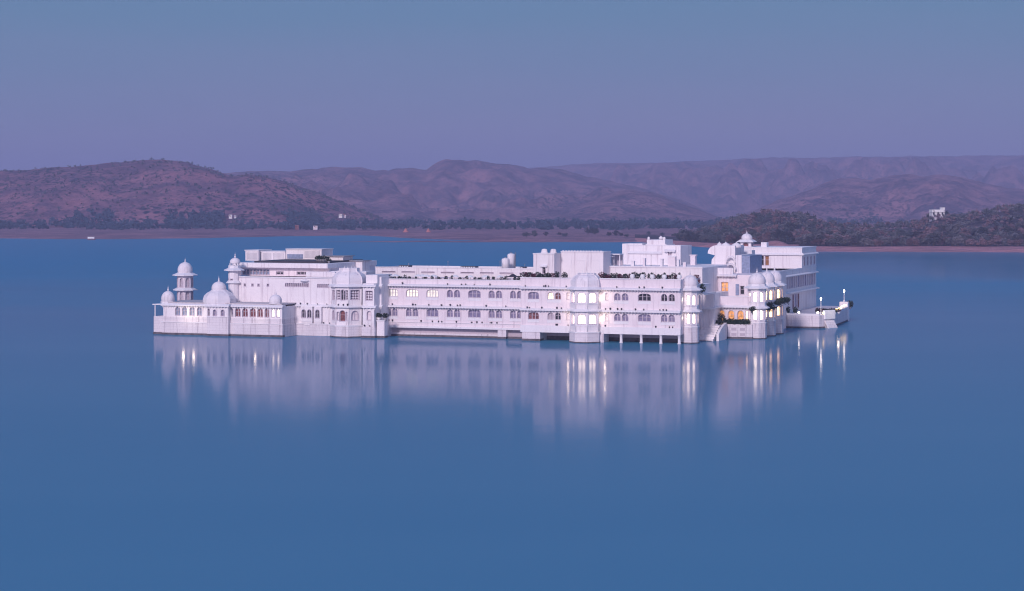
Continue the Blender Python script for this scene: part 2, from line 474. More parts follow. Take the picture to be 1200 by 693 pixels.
# =================================================================== JALI TOWER
tu, tv = U(217, 8), 8.0
T = thing('lattice_tower', 'slender white octagonal tower with two tiers of lattice windows and a ribbed dome', 'tower', tu, tv)
ta = 1.62
w = M()
k8 = 1 / cos(pi / 8)
def octo_pts(cu, cv, a): return [(cu + a * k8 * cos(pi / 8 + i * pi / 4 - pi), cv + a * k8 * sin(pi / 8 + i * pi / 4 - pi)) for i in range(8)]
P = octo_pts(tu, tv, ta); sl_ = ta * 2 * tan(pi / 8)
w.octo(tu, tv, ta + .1, 0, ta + .1, 6.0)
for z0, z1 in ((6.0, 8.9), (8.9, 11.9)):
    for i in range(8):
        fc = Face(P[i], P[(i + 1) % 8], z0, z1)
        fc.add_s(sl_ / 2, sl_ * .62, z0 + .45, 1.9, 'wide', RECESS, 2, 'lattice_window')
        fc.build(w, T)
w.build('shaft', PINKISH, T)
m = M(); eave(m, tu, tv, ta, ta + .8, 8.95); m.build('eave', TRIM, T)
m = M(); eave(m, tu, tv, ta, ta + .9, 12.1); m.octo(tu, tv, ta - .1, 11.9, ta - .1, 12.5); m.build('eave', TRIM, T)
add_dome(T, tu, tv, 1.55, 12.45, 2.2, 'dome', 28, .08, .6)

# =================================================================== CORNER BLOCK
v0 = 2.0
uL, uR = U(268, v0), U(392, v0)
B = thing('corner_block', 'tall plain white block with set-back glazed top floor and small domed corner turret', 'building', (uL + uR) / 2, v0)
w = M()
fl = Face((uL, v0), (uR, v0), 0, 6.2)
fl.add(336.5, 341, 3.7, 1.5, 'rect', DARKGLASS, 1)
fl.build(w, B)
fu = Face((uL, v0 + .15), (uR, v0 + .15), 6.2, 11.8)
for px in (287, 296, 303, 314): fu.add(px - .9, px + .9, 10.0, .5, 'rect', DARKGLASS if px == 287 else GLASS, 0)
for k in range(13): fu.add(334.5 + k * 2.15, 336.0 + k * 2.15, 10.05, .7, 'arch', RECESS, 0, 'niche')
for k in range(6): fu.add(372 + k * 2.4, 373.6 + k * 2.4, 9.95, .7, 'arch', RECESS, 0, 'niche')
fu.build(w, B)
w.box(uL, uR, v0, v0 + 30, 0, 6.2, skip='0t'); w.box(uL, uR, v0 + .15, v0 + 30, 6.2, 11.8, skip='0b')
w.face([(uL, v0, 6.2), (uR, v0, 6.2), (uR, v0 + .15, 6.2), (uL, v0 + .15, 6.2)])
w.build('wall', WHITE, B)
m = M(); m.box(U(332, v0), uR, v0 - .08, v0 + .5, -.6, .40); m.build('footing', DAMP_SHADE, B)
m = M(); m.box(U(332, v0), uR, v0 - .35, v0, 0, 2.35); m.build('plinth', PLINTH, B, bevel=.04)
m = M(); ledge(m, U(330, v0), uR, v0, 6.3, .45); m.box(uL - .1, uR, v0 - .05, v0 + .4, 11.8, 12.05); m.box(U(332, v0), uR, v0 - .45, v0, 2.35, 2.55)
m.build('cornice', TRIM, B)
# set back floor
vb = v0 + 5
w = M(); q0, q1 = U(279, vb), U(386, vb)
ft = Face((q0, vb), (q1, vb), 12.0, 13.75)
for k in range(9): ft.add(281 + k * 3.9, 284.4 + k * 3.9, 12.25, 1.1, 'rect', SLATE, 0)
ft.add(324, 332, 12.35, .6, 'rect', DARKGLASS, 1); ft.add(348, 360, 12.35, .6, 'rect', DARKGLASS, 2)
ft.build(w, B); w.box(q0, q1, vb, vb + 24, 12.0, 13.75, skip='0'); w.build('upper_floor', PINKISH, B)
m = M(); m.box(q0 - .6, q1 + .2, vb - 1.3, vb + 24, 13.75, 14.75); m.build('roof_slab', WHITE, B, bevel=.05)
m = M(); m.box(U(300, vb + 2), U(384, vb + 2), vb + 1.2, vb + 20, 14.75, 15.1); m.build('roof_shadow_strip', DARK, B)  # dark slab standing in for the shadow line along the roof edge
# stepped parapet blocks to the right
m = M(); q0, q1 = U(362, v0 + 3), U(396, v0 + 3); m.box(q0, q1, v0 + 1.5, v0 + 5, 12.05, 13.1); m.box(U(386, v0 + 4), U(428, v0 + 4), v0 + 4.5, v0 + 9, 11.5, 13.2)
m.build('parapet', WHITE, B, bevel=.04)
# little box canopy on the wall (oval hood)
m = M(); q = U(356, v0 - .4); m.lathe(q, v0 + .1, [(.9, 11.15), (1.05, 11.25), (.8, 11.5), (.3, 11.6)], 14, squash=(1, .8)); m.build('hood', TRIM, B)
# corner turret
cu, cv = U(274, v0), v0 + .2
w = M(); Pq = octo_pts(cu, cv, 1.15)
for i in range(8):
    fc = Face(Pq[i], Pq[(i + 1) % 8], 5, 13.4)
    if i in (0, 1): fc.add_s(.475, .5, 11.0, .5, 'rect', SLATE, 0)
    fc.build(w, B)
w.build('corner_turret', WHITE, B)
m = M(); eave(m, cu, cv, 1.15, 2.0, 13.5); eave(m, cu, cv, 1.15, 1.6, 10.9, .1); m.octo(cu, cv, 1.15, 13.4, 1.15, 14.3); m.build('turret_eave', TRIM, B)
for i in range(8):
    a = i * pi / 4
    M().tube((cu + .95 * cos(a), cv + .95 * sin(a), 14.3), (cu + .95 * cos(a), cv + .95 * sin(a), 14.75), .09).build('turret_column', TRIM, B)
add_dome(B, cu + .2, cv, 1.05, 14.72, 1.15, 'dome', 28, .08, .75)
# oriels
for a, b in ((352.5, 366), (368, 376.5)):
    q0, q1 = U(a, v0 - .7), U(b, v0 - .7)
    w = M(); fo = Face((q0, v0 - .7), (q1, v0 - .7), 2.9, 6.0)
    if b - a > 10: fo.add(353.6, 358.2, 3.7, 1.7, 'arch', DARKGLASS, 1); fo.add(360.2, 364.8, 3.7, 1.7, 'arch', DARKGLASS, 1)
    else: fo.add(369.6, 374.4, 3.7, 1.7, 'arch', DARKGLASS, 1)
    fo.build(w, B); w.box(q0, q1, v0 - .7, v0, 2.9, 6.0, skip='0')
    w.prism([(q0 + .1, v0 - .55), (q1 - .1, v0 - .55), (q1 - .1, v0), (q0 + .1, v0)], 2.55, 2.9)
    w.prism([(q0 + .7, v0 - .5), (q1 - .7, v0 - .5), (q1 - .7, v0), (q0 + .7, v0)], 2.1, 2.55)
    w.build('oriel', WHITE, B)
spotlights(B, [(U(px, v0 - .3), v0 - .3, 6.45) for px in (346, 352, 360, 372, 383)] + [(U(px, v0 - .3), v0 - .25, 2.55) for px in (344, 379, 386)])

# =================================================================== BAY PAVILION (left of the long wing)
vC = -1.0; aC = 3.35
cu, cv = U(401, vC), vC + aC
Cc = thing('bay_pavilion', 'white many-sided bay with lattice screens under a curved roof, left of the long wing', 'building', cu, vC)
def bay(root, cu, cv, a, tiers, wall_m, style):
    """tiers: list of z0, z1, windows per face (dict index -> args)"""
    w = M(); P = octo_pts(cu, cv, a); s_ = 2 * a * tan(pi / 8)
    for z0, z1, wn in tiers:
        for i in range(8):
            fc = Face(P[i], P[(i + 1) % 8], z0, z1)
            for q in wn.get(i, ()): fc.add_s(s_ / 2 + q[0] * s_, q[1], z0 + q[2], q[3], q[4], q[5], q[6], q[7] if len(q) > 7 else 'window')
            fc.build(w, root)
            q = P[i]; w.lathe(q[0], q[1], [(.13, z0), (.13, z1 - .3)], 8)
    return w.build('wall', wall_m, root)
# octo_pts: face 1 is the front (-v); 0 left of it, 2 right of it, 3 the right side
LAT, t, p = mat('lattice_screen')
ck = t.nodes.new('ShaderNodeTexChecker'); ck.inputs['Scale'].default_value = 2.6
c = t.nodes.new('ShaderNodeTexCoord'); mp = t.nodes.new('ShaderNodeMapping'); mp.inputs['Rotation'].default_value = (0, radians(45), 0)
mp.inputs['Location'].default_value = (.11, .1, .13)
t.links.new(c.outputs['Object'], mp.inputs[0]); t.links.new(mp.outputs[0], ck.inputs['Vector'])
t.links.new(mixc(t, ck.outputs['Fac'], (.74, .70, .74), (.13, .09, .14)), p.inputs['Base Color'])
tiers = [(2.2, 6.3, {0: [(0, 1.2, 1.3, 1.9, 'arch', RECESS, 1)], 1: [(0.02, 1.25, 1.1, 2.2, 'arch', REDCURT, 0, 'door'), (-.33, .5, 1.3, 1.7, 'arch', PINKISH, 0, 'niche'), (.36, .4, 1.3, 1.7, 'arch', PINKISH, 0, 'niche')], 2: [(0, 1.5, 1.3, 1.9, 'arch', PINKISH, 1)], 3: [(0, 1.2, 1.3, 1.9, 'arch', RECESS, 1)]}),
         (6.3, 10.5, {0: [(0, 1.3, 1.3, 1.9, 'rect', LAT, 0, 'lattice_window')], 1: [(.06, .95, 1.3, 2.1, 'arch', DARKGLASS, 1), (-.31, .8, 1.4, 1.9, 'rect', LAT, 0, 'lattice_window'), (.37, .5, 1.4, 1.9, 'rect', LAT, 0, 'lattice_window')], 2: [(0, 1.9, 1.4, 1.9, 'rect', LAT, 0, 'lattice_window')], 3: [(0, 1.3, 1.4, 1.9, 'rect', LAT, 0, 'lattice_window')]})]
bay(Cc, cu, cv, aC, tiers, WHITE, 0)
m = M(); m.octo(cu, cv, aC + .25, 0, aC + .25, 2.2); m.build('plinth', PLINTH, Cc)
m = M(); m.octo(cu, cv, aC + .3, -.6, aC + .3, .22); m.build('footing', DAMP_SHADE, Cc)
m = M(); eave(m, cu, cv, aC, aC + .6, 6.4); eave(m, cu, cv, aC, aC + .6, 10.55); m.octo(cu, cv, aC + .35, 2.2, aC + .35, 2.5); m.build('eave', TRIM, Cc)
prof = [(aC, 10.8), (aC + .06, 11.5), (aC - .05, 12.1), (aC - .45, 12.7), (aC - 1.0, 13.1), (aC - 1.35, 13.35), (aC - 1.45, 13.7), (aC - 1.42, 14.05)]
def ribbed_roof(cu, cv, prof):
    m = M().lathe(cu, cv, [(r * k8, z) for r, z in prof], 8, pi / 8, smooth=False)
    for i in range(8):
        a = pi / 8 + i * pi / 4
        for (r0, z0), (r1, z1) in zip(prof[:-1], prof[1:]): m.tube((cu + r0 * k8 * cos(a), cv + r0 * k8 * sin(a), z0), (cu + r1 * k8 * cos(a), cv + r1 * k8 * sin(a), z1), .11, 6)
    return m
ribbed_roof(cu, cv + .3, prof).build('curved_roof', DOMEM, Cc)
for k in range(4): M().lathe(cu - 1.2 + .8 * k, cv + .3, finial_prof(14.0, .35), 8).build('finial', CLOTH, Cc)
# flat wing beside it and its side pillar
q0, q1 = U(425, -.1), U(438.5, -.1)
w = M(); fq = Face((q0, -.1), (q1, -.1), 2.2, 11.0)
fq.add(428.5, 436.5, 7.6, 1.9, 'rect', LAT, 0, 'lattice_window'); fq.add(430, 435, 3.6, 1.8, 'arch', PINKISH, 0, 'niche')
fq.build(w, Cc); w.box(q0, q1, -.1, 8, 2.2, 11.0, skip='0')
q2, q3 = U(440.5, 2.6), U(447, 2.6)
w.box(q2, q3, 2.6, 9, 2.2, 12.3); w.box(q0, q1, 1.5, 9, 11, 12.7)
w.build('side_wing', WHITE, Cc, bevel=.03)
m = M(); m.box(q0 - .15, q1 + .2, -.35, 8, 0, 2.2); m.box(q1, q3 + .2, 2.3, 8, 0, 2.2); m.build('side_plinth', PLINTH, Cc, bevel=.04)
m = M(); ledge(m, q0, q1 + .5, -.1, 6.35, .5); ledge(m, q0, q1 + .5, -.1, 10.6, .5); ledge(m, q2, q3 + .3, 2.6, 6.35, .4); ledge(m, q2, q3 + .3, 2.6, 10.6, .4); m.build('cornice', TRIM, Cc)
m = M(); m.box(q0 - .2, q1 + .25, -.4, 1, -.6, .40); m.build('side_footing', DAMP_SHADE, Cc)
spotlights(Cc, [(U(px, vC - .5), vC - .35, 6.5) for px in (396, 402, 407)] + [(U(px, 0), -.4, 2.3) for px in (428, 434)])

# pedestal with two round shrubs
pu0, pu1 = U(441.5, .6), U(450.5, .6)
pd = thing('pedestal', 'square white masonry pedestal rising from the water beside the bay pavilion', 'pedestal', (pu0 + pu1) / 2, .6)
m = M(); m.box(pu0, pu1, .6, 2.2, 0, 3.35); m.build('body', WHITE, pd, bevel=.04)
m = M(); m.box(pu0 - .08, pu1 + .08, .52, 2.25, 3.35, 3.55); m.build('cap', TRIM, pd)
m = M(); m.box(pu0 - .05, pu1 + .05, .55, 2.2, -.6, .38); m.build('footing', DAMP_SHADE, pd)
for px, nm in ((444, 'dark round shrub in a white pot, the left of the two on the masonry pedestal'), (451.5, 'dark round shrub spilling past the right edge of the masonry pedestal')):
    q = U(px, 1.2); sh = thing('potted_shrub', nm, 'plant', q, 1.2, 3.5 if px < 450 else 3.3, 'potted shrubs')
    if px < 450: M().lathe(q, 1.2, [(.22, 3.55), (.4, 3.75), (.45, 4.05), (.4, 4.1)], 12).build('pot', CLOTH, sh)
    else: M().lathe(q, 1.2, [(.2, 3.3), (.42, 3.5), (.45, 4.0), (.4, 4.1)], 12).build('pot', METAL, sh)
    M().leaves((q, 1.2, 4.5), (.72, .7, .5), 260, .14).build('foliage', LEAF, sh, normals=False)

# =================================================================== LONG WING
v0 = 6.5
uL, uR = U(446, v0), U(616, v0)
Dw = thing('long_wing', 'long white two-storey wing with paired and triple arched windows, left of the columns', 'building', (uL + uR) / 2, v0)
w = M(); fd = Face((uL, v0), (uR, v0), 1.95, 11.7)
ZU, ZL = 8.15, 4.15
fd.add(453.5, 466, ZU, 1.5, 'wide', LITD, 3); fd.add(476, 490, ZU, 1.5, 'wide', LITD2, 3); fd.add(500, 513.5, ZU, 1.5, 'wide', LITD, 3)
fd.add(524, 539, ZU, 1.5, 'pair', GLASS); fd.add(549, 563, ZU, 1.5, 'wide', GLASS, 2); fd.add(573, 588, ZU, 1.5, 'pair', GLASS); fd.add(598, 612.5, ZU, 1.5, 'pair', GLASS)
fd.add(453, 465.5, ZL, 1.55, 'pair', GLASS); fd.add(476, 490, ZL, 1.55, 'pair', GLASS); fd.add(500, 513.5, ZL, 1.55, 'wide', GLASS, 2)
fd.add(524, 539, ZL, 1.55, 'pair', GLASS); fd.add(549, 563, ZL, 1.55, 'wide', GLASS, 2); fd.add(573, 588, ZL, 1.55, 'pair', GLASS); fd.add(598, 612.5, ZL, 1.55, 'pair', GLASS)
wins = [(x[0], x[1]) for x in fd.wins]
fd.build(w, Dw); w.box(uL, uR, v0, v0 + 14, 1.95, 11.7, skip='0t')
w.face([(uL, v0 + .35, 11.7), (uR, v0 + .35, 11.7), (uR, v0, 11.7), (uL, v0, 11.7)])
w.build('wall', PINKISH, Dw)
def sill_panels(root, A0, wins, v, m=None):
    for hs, z in wins:
        mm = M()
        a = hs[0][0] - hs[0][1] / 2 - .12; b = hs[-1][0] + hs[-1][1] / 2 + .12
        mm.box(A0 + a, A0 + b, v - .06, v + .1, z - .62, z - .10)
        mm.box(A0 + a - .05, A0 + b + .05, v - .12, v + .1, z - .10, z + .0)
        mm.build('sill_panel', m or TRIM, root)
sill_panels(Dw, uL, wins, v0)
m = M(); ledge(m, uL, uR, v0, 10.6, .8); ledge(m, uL, uR, v0, 6.3, .75)
m.box(uL, uR, v0 - .1, v0 + .2, 11.66, 11.82); m.box(uL, uR, v0 - .22, v0 + .1, 1.8, 2.2); m.box(uL, uR, v0 - .12, v0 + .1, 2.9, 3.02)
m.build('cornice', TRIM, Dw)
m = M(); m.box(uL, uR, v0 + .36, v0 + 14, 10.9, 11.4); m.build('roof', ROOFM, Dw)
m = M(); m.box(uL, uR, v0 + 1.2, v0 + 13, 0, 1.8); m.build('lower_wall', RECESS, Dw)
m = M(); q0, q1 = U(583, v0 - .1), U(593, v0 - .1); m.box(q0, q1, v0 - .05, v0 + 1.3, 0, 1.8); m.box(uL, U(582, v0), v0 + .75, v0 + 1.3, 0, .75); m.build('pier', PLINTH, Dw, bevel=.03)
m = M(); m.box(uL, uR, v0 + .68, v0 + 1.4, -.6, .38); m.box(q0 - .05, q1 + .05, v0 - .12, v0 + 1.4, -.6, .38); m.build('footing', DAMP_SHADE, Dw)
rs = random.Random(3)
spotlights(Dw, [(rs.uniform(uL + 1, uR - 4), v0 - .35, 6.42) for _ in range(14)] + [(rs.uniform(uL + 1, uR - 4), v0 - .35, 10.72) for _ in range(7)] + [(rs.uniform(uL + 1, uR - 4), v0 - .08, 3.02) for _ in range(14)])

# =================================================================== INNER COURT BLOCK behind the long wing
vi = 22.0
q0, q1 = U(440, vi), U(640, vi)
Ib = thing('inner_court_block', 'plain long white parapet wall with narrow slots behind the long wing roof', 'building', (q0 + q1) / 2, vi)
w = M(); fi = Face((q0, vi), (q1, vi), 6, 13.55)
for a in range(448, 618, 23): fi.add(a, a + 15, 12.55, .2, 'rect', RECESS, 0, 'slot')
fi.build(w, Ib); w.box(q0, q1, vi, vi + 15, 0, 13.55, skip='0t'); w.build('wall', WHITE, Ib)
m = M(); m.box(q0, q1, vi + .3, vi + 14.7, 12.5, 12.7); m.build('roof', ROOFM, Ib)
m = M(); m.box(q0 - .1, q1 + .1, vi - .1, vi + .5, 13.55, 13.72); m.build('coping', TRIM, Ib)

# =================================================================== FRONT WING with the lit bay
v0 = 3.0
uL, uR = U(610.5, v0), U(797.5, v0)
E = thing('front_wing', 'white two-storey wing standing over water on columns, with a brightly lit bay', 'building', (uL + uR) / 2, v0)
vb = 0.0; ab = 2.85
bu, bv = U(681.5, vb), vb + ab
w = M(); fe = Face((uL, v0), (uR, v0), 1.8, 12.4)
ZU, ZL = 8.25, 4.25
fe.add(619, 631.5, ZU, 1.45, 'wide', GLASS, 2); fe.add(642, 657, ZU, 1.45, 'pair', [LITY, REDCURT])
fe.add(720, 736, ZU, 1.45, 'pair', GLASS); fe.add(748, 762.5, ZU, 1.45, 'wide', DARKGLASS, 2); fe.add(775, 790.5, ZU, 1.45, 'pair', DARKGLASS)
fe.add(619, 631.5, ZL, 1.45, 'wide', REDCURT, 2); fe.add(642, 657, ZL, 1.45, 'pair', [RECESS, DARKGLASS])
fe.add(720, 736, ZL, 1.45, 'pair', GLASS); fe.add(748, 762.5, ZL, 1.45, 'wide', GLASS, 2); fe.add(775, 790.5, ZL, 1.45, 'pair', GLASS)
for z in (ZU, ZL):
    fe.add(664, 667, z, 1.4, 'arch', PINKISH, 0, 'niche'); fe.add(709.5, 712.5, z, 1.4, 'arch', PINKISH, 0, 'niche')
wins = [(x[0], x[1]) for x in fe.wins if x[6] == 'window']
fe.build(w, E); w.box(uL, uR, v0, v0 + 15, 1.8, 12.4, skip='0t'); w.box(uL + .4, uR - .4, v0 + .4, v0 + 14.6, 11.7, 12.4, skip='tb')
w.prism([(uL, v0), (uR, v0), (uR, v0 + .4), (uL, v0 + .4)], 12.38, 12.4)
w.build('wall', PINKISH, E)
sill_panels(E, uL, wins, v0)
m = M()
for a, b in ((uL, bu - ab), (bu + ab, uR)):
    ledge(m, a - .05, b + .05, v0, 10.62, .8); ledge(m, a - .05, b + .05, v0, 6.32, .75)
    m.box(a - .1, b + .1, v0 - .12, v0 + .3, 12.4, 12.58); m.box(a - .05, b + .05, v0 - .22, v0 + .1, 1.7, 3.1)
m.build('cornice', TRIM, E)
m = M(); m.box(uL + .4, uR - .4, v0 + .42, v0 + 14.6, 11.5, 11.7); m.build('roof', ROOFM, E)
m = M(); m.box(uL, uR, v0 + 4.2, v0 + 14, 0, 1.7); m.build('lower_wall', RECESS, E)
m = M(); m.box(U(612, v0), U(633, v0), v0 - .1, v0 + 4.3, 0, 1.7); m.build('pier', PLINTH, E, bevel=.03)
m = M(); m.box(U(612, v0) - .05, U(633, v0) + .05, v0 - .16, v0 + 2, -.6, .38); m.box(uL, uR, v0 + 4.1, v0 + 5, -.6, .75); m.build('footing', DAMP_SHADE, E)  # recess band: damp stone made taller to paint in the gap's shade
colm = None
for px in (728, 751.5, 774.5, 796):
    q = U(px, v0 + .3)
    mm = M(); mm.lathe(q, v0 + .3, [(.36, -.5), (.36, .15), (.29, .2), (.27, 1.45), (.36, 1.55), (.38, 1.72)], 12); mm.build('column', TRIM, E)
# bay
wA = [(0, 1.55, 1.75, 1.9, 'wide', LITBAY, 1)]
wS = [(0, 1.2, 1.75, 1.9, 'arch', LITBAY, 0)]
tiers = [(1.9, 6.3, {0: wS, 1: wA, 2: wA, 3: wS}), (6.3, 10.6, {0: [(0, 1.2, 1.55, 1.9, 'arch', LITBAY, 0)], 1: [(0, 1.55, 1.55, 1.9, 'wide', LITBAY, 1)], 2: [(0, 1.55, 1.55, 1.9, 'wide', LITBAY, 1)], 3: [(0, 1.2, 1.55, 1.9, 'arch', LITBAY, 0)]})]
bay(E, bu, bv, ab, tiers, WHITE, 0).name = 'bay'
m = M(); m.octo(bu, bv, ab + .2, 0, ab + .2, 1.9); m.box(bu + 1, bu + ab + .9, bv - .4, bv + 3, 0, 1.7); m.build('bay_plinth', PLINTH, E)
m = M(); m.octo(bu, bv, ab + .26, -.6, ab + .26, .2); m.build('bay_footing', DAMP_SHADE, E)
m = M(); eave(m, bu, bv, ab, ab + .6, 6.4); eave(m, bu, bv, ab, ab + .65, 10.65); m.octo(bu, bv, ab + .3, 1.9, ab + .3, 2.15); m.octo(bu, bv, ab + .1, 3.3, ab + .1, 3.5); m.octo(bu, bv, ab + .1, 7.55, ab + .1, 7.75); m.build('bay_eave', TRIM, E)
prof = [(ab, 10.9), (ab + .06, 11.5), (ab, 12.1), (ab - .3, 12.65), (ab - .75, 13.05), (ab - 1.1, 13.25), (ab - 1.15, 13.5)]
rf = ribbed_roof(bu, bv + .3, prof).build('bay_roof', DOMEM, E)
for k in range(5):
    M().lathe(bu - 1.6 + .8 * k, bv + .3, finial_prof(13.45, .42), 8).build('finial', CLOTH, rf)
for z in (8.9, 4.9):
    glow(E, bu - ab - .6, v0 - 1.0, z, 34); glow(E, bu + ab + 1.3, v0 - 1.0, z, 40)
rs = random.Random(5)
spotlights(E, [(rs.uniform(uL + 1, uR - 1), v0 - .35, 6.44) for _ in range(18)] + [(rs.uniform(uL + 1, uR - 1), v0 - .35, 10.74) for _ in range(9)] + [(rs.uniform(uL + 1, uR - 1), v0 - .15, 3.1) for _ in range(8)])

# =================================================================== CORNER TURRET at the right end of the front wing
cu, cv = U(808.5, 6.8), 6.9
ta = 1.55
Ct = thing('corner_turret', 'white two-tier octagonal turret with lit arches at the right end of the front wing', 'turret', cu, cv)
def turret(root, cu, cv, a, zt, litm, base_z=2.6, dome_r=None, dome_h=1.9):
    s_ = 2 * a * tan(pi / 8)
    w = M(); P = octo_pts(cu, cv, a)
    for z0, z1 in ((base_z + .5, 6.3), (6.3, zt)):
        for i in range(8):
            fc = Face(P[i], P[(i + 1) % 8], z0, z1)
            fc.add_s(s_ / 2, s_ * .58, z0 + (.75 if z0 < 6 else 1.15), 2.0, 'arch', litm, 0)
            fc.build(w, root)
    w.build('wall', WHITE, root)
    m = M(); m.octo(cu, cv, a + .12, 0, a + .12, base_z + .5); m.build('plinth', PLINTH, root)
    m = M(); m.octo(cu, cv, a + .18, -.6, a + .18, .2); m.build('footing', DAMP_SHADE, root)
    m = M(); eave(m, cu, cv, a, a + .65, 6.4); m.octo(cu, cv, a + .1, base_z + .95, a + .1, base_z + 1.1); m.octo(cu, cv, a + .1, 7.25, a + .1, 7.4); m.octo(cu, cv, a + .22, base_z + .5, a + .22, base_z + .7); m.build('eave', TRIM, root)
    m = M(); eave(m, cu, cv, a, a + .8, zt + .1); m.octo(cu, cv, a - .02, zt, a - .02, zt + .75); m.build('upper_eave', TRIM, root)
    add_dome(root, cu, cv, dome_r or a * .98, zt + .7, dome_h, 'dome', 28, .06, .7)
turret(Ct, cu, cv, ta, 10.5, LITBAY, dome_h=2.0)
glow(Ct, cu - .6, cv - ta - .9, 8.6, 14); glow(Ct, cu - .6, cv - ta - .9, 5.0, 14)

# =================================================================== COURT WING and water stairs
vs0 = 17.0
F_ = thing('court_wing', 'rose-white recessed wing with orange-lit arcade, balcony and orange door above the hedge', 'building', U(850, 24), 24)
va = 24.0
q0, q1 = U(834, va), U(882, va)
w = M(); fa = Face((q0, va), (q1, va), 3.0, 6.3)
for a, b in ((842.5, 849), (853, 860.5), (864, 871.5), (873.5, 877.5)): fa.add(a, b, 3.5, 2.1, 'arch', LITO if a < 873 else LITWARM, 0)
fa.build(w, F_); w.box(q0, q1, va, va + 7, 0, 6.3, skip='0')
w.build('arcade_wall', PINKISH, F_)
m = M(); m.box(q0 - .3, q1, va - .25, va + .1, 6.65, 8.35); m.build('balcony_parapet', PINKISH, F_, bevel=.04)
m = M(); ledge(m, q0 - .4, q1, va - .2, 6.5, .6, deep=7); m.box(q0 - .4, q1, va - .33, va + .2, 8.35, 8.5); m.build('cornice', TRIM, F_)
m = M(); q2 = U(848, va - 1.5); fq_z = 2.9
m.box(q2, q1 + .3, va - 1.5, va, 0, 2.9); m.build('lower_wall', PLINTH, F_, bevel=.03)
for k in range(2):
    for j in range(2):
        mm = M(); a = U(857 + 10 * k, va - 1.55); mm.box(a, a + 1.05, va - 1.53, va - 1.4, .6 + j * 1.05, 1.15 + j * 1.05)
        mm.build('blind_panel', RECESS, F_)
m = M(); m.box(q2 - .05, q1 + .35, va - 1.57, va, -.6, .38); m.build('footing', DAMP_SHADE, F_)
# upper set back storey
vu = 30.5
q0, q1 = U(816, vu), U(884, vu)
w = M(); fu = Face((q0, vu), (q1, vu), 6.3, 12.6)
fu.add(845.5, 853, 8.45, 2.6, 'rect', LITO, 1, 'door'); fu.add(867.5, 872, 8.6, 1.7, 'rect', DARKGLASS, 0)
fu.build(w, F_); w.box(q0, q1, vu, vu + 30, 0, 12.6, skip='0'); w.build('upper_wall', PINKISH, F_)
m = M(); ledge(m, q0, U(864, vu), vu, 12.55, .9); m.box(q0, U(859, vu), vu - .1, vu + .4, 12.7, 14.0); m.build('roof_parapet', WHITE, F_)
m = M(); q5, q6 = U(862, vu - .15), U(866, vu - .15); m.box(q5, q6, vu - .15, vu, 8.4, 10.7); m.build('shutter', SLATE, F_)
# box over the stairs
vx = 18.5
q0, q1 = U(819, vx), U(836.5, vx)
w = M(); w.box(q0, q1, vx, vu, 6.45, 9.2); w.box(q0 + .3, q1 - .1, vx + .6, vu, 2.4, 6.2); w.build('stair_block', WHITE, F_, bevel=.03)
m = M(); ledge(m, q0 - .6, q1 + .5, vx, 6.35, .7, deep=8); m.build('stair_eave', TRIM, F_)
m = M(); m.box(U(822, vx + .4), U(838, vx + .4), 12.6, vx + .5, 0, .01); m.b.free()

St = thing('water_stairs', 'broad white stone steps going down to the water beside the corner turret', 'stairs', U(832, 17), 14)
for k in range(6):
    pass
m = M(); q0, q1 = U(819.5, 17), U(843, 17)
for k in range(7):
    va_ = 13.2 + k * .85; m.box(q0 - .5 + k * .16, q1 - .3, va_, 21.5 if k == 6 else va_ + .86, 0, .42 + k * .4)
m.build('steps', WHITE, St, bevel=.03)
m = M()
pts = [(843, 14.6), (846.5, 17.0), (848, 20.5)]
ww = [(U(839.5, 14.0), 14.0), (U(842, 15.6), 15.6), (U(846, 18.5), 18.5), (U(849, 22.4), 22.4)]
for a, b, h0, h1 in zip(ww[:-1], ww[1:], (1.4, 2.2, 3.0), (2.2, 3.0, 3.2)):
    x = [m.b.verts.new(c_) for c_ in ((*a, 0), (*b, 0), (*b, h1), (*a, h0), (a[0] + .5, a[1], 0), (b[0] + .5, b[1], 0), (b[0] + .5, b[1], h1), (a[0] + .5, a[1], h0))]
    for i in ((0, 1, 2, 3), (5, 4, 7, 6), (3, 2, 6, 7), (4, 0, 3, 7), (1, 5, 6, 2)): m.b.faces.new([x[j] for j in i])
m.build('side_wall', WHITE, St)
m = M(); m.box(q0 - .6, q1 - .6, 13.1, 15, -.6, .12); m.build('footing', DAMP_SHADE, St)

# =================================================================== three domed turrets down the right side
ut = U(887, 24.8)
lab = ('nearest of the three domed white turrets on the right side, in full view',
       'middle one of the three domed white turrets, half hidden by the nearest',
       'farthest of the three domed white turrets on the right side, next to the end wing')
for k, px in enumerate((887, 899.5, 908.5)):
    vv = 24.9 if k == 0 else V(px, ut + (0.15 if k else 0))
    uu = ut
    T3 = thing('domed_turret', lab[k], 'turret', uu, vv, 0, 'domed turrets along the right side')
    turret(T3, uu, vv, 1.75 if k == 0 else 1.6, 10.3, LITW if k == 0 else LITWARM, dome_h=2.2)
    glow(T3, uu + .3, vv - 2.6, 8.8, 10); glow(T3, uu + .3, vv - 2.6, 5.2, 14)
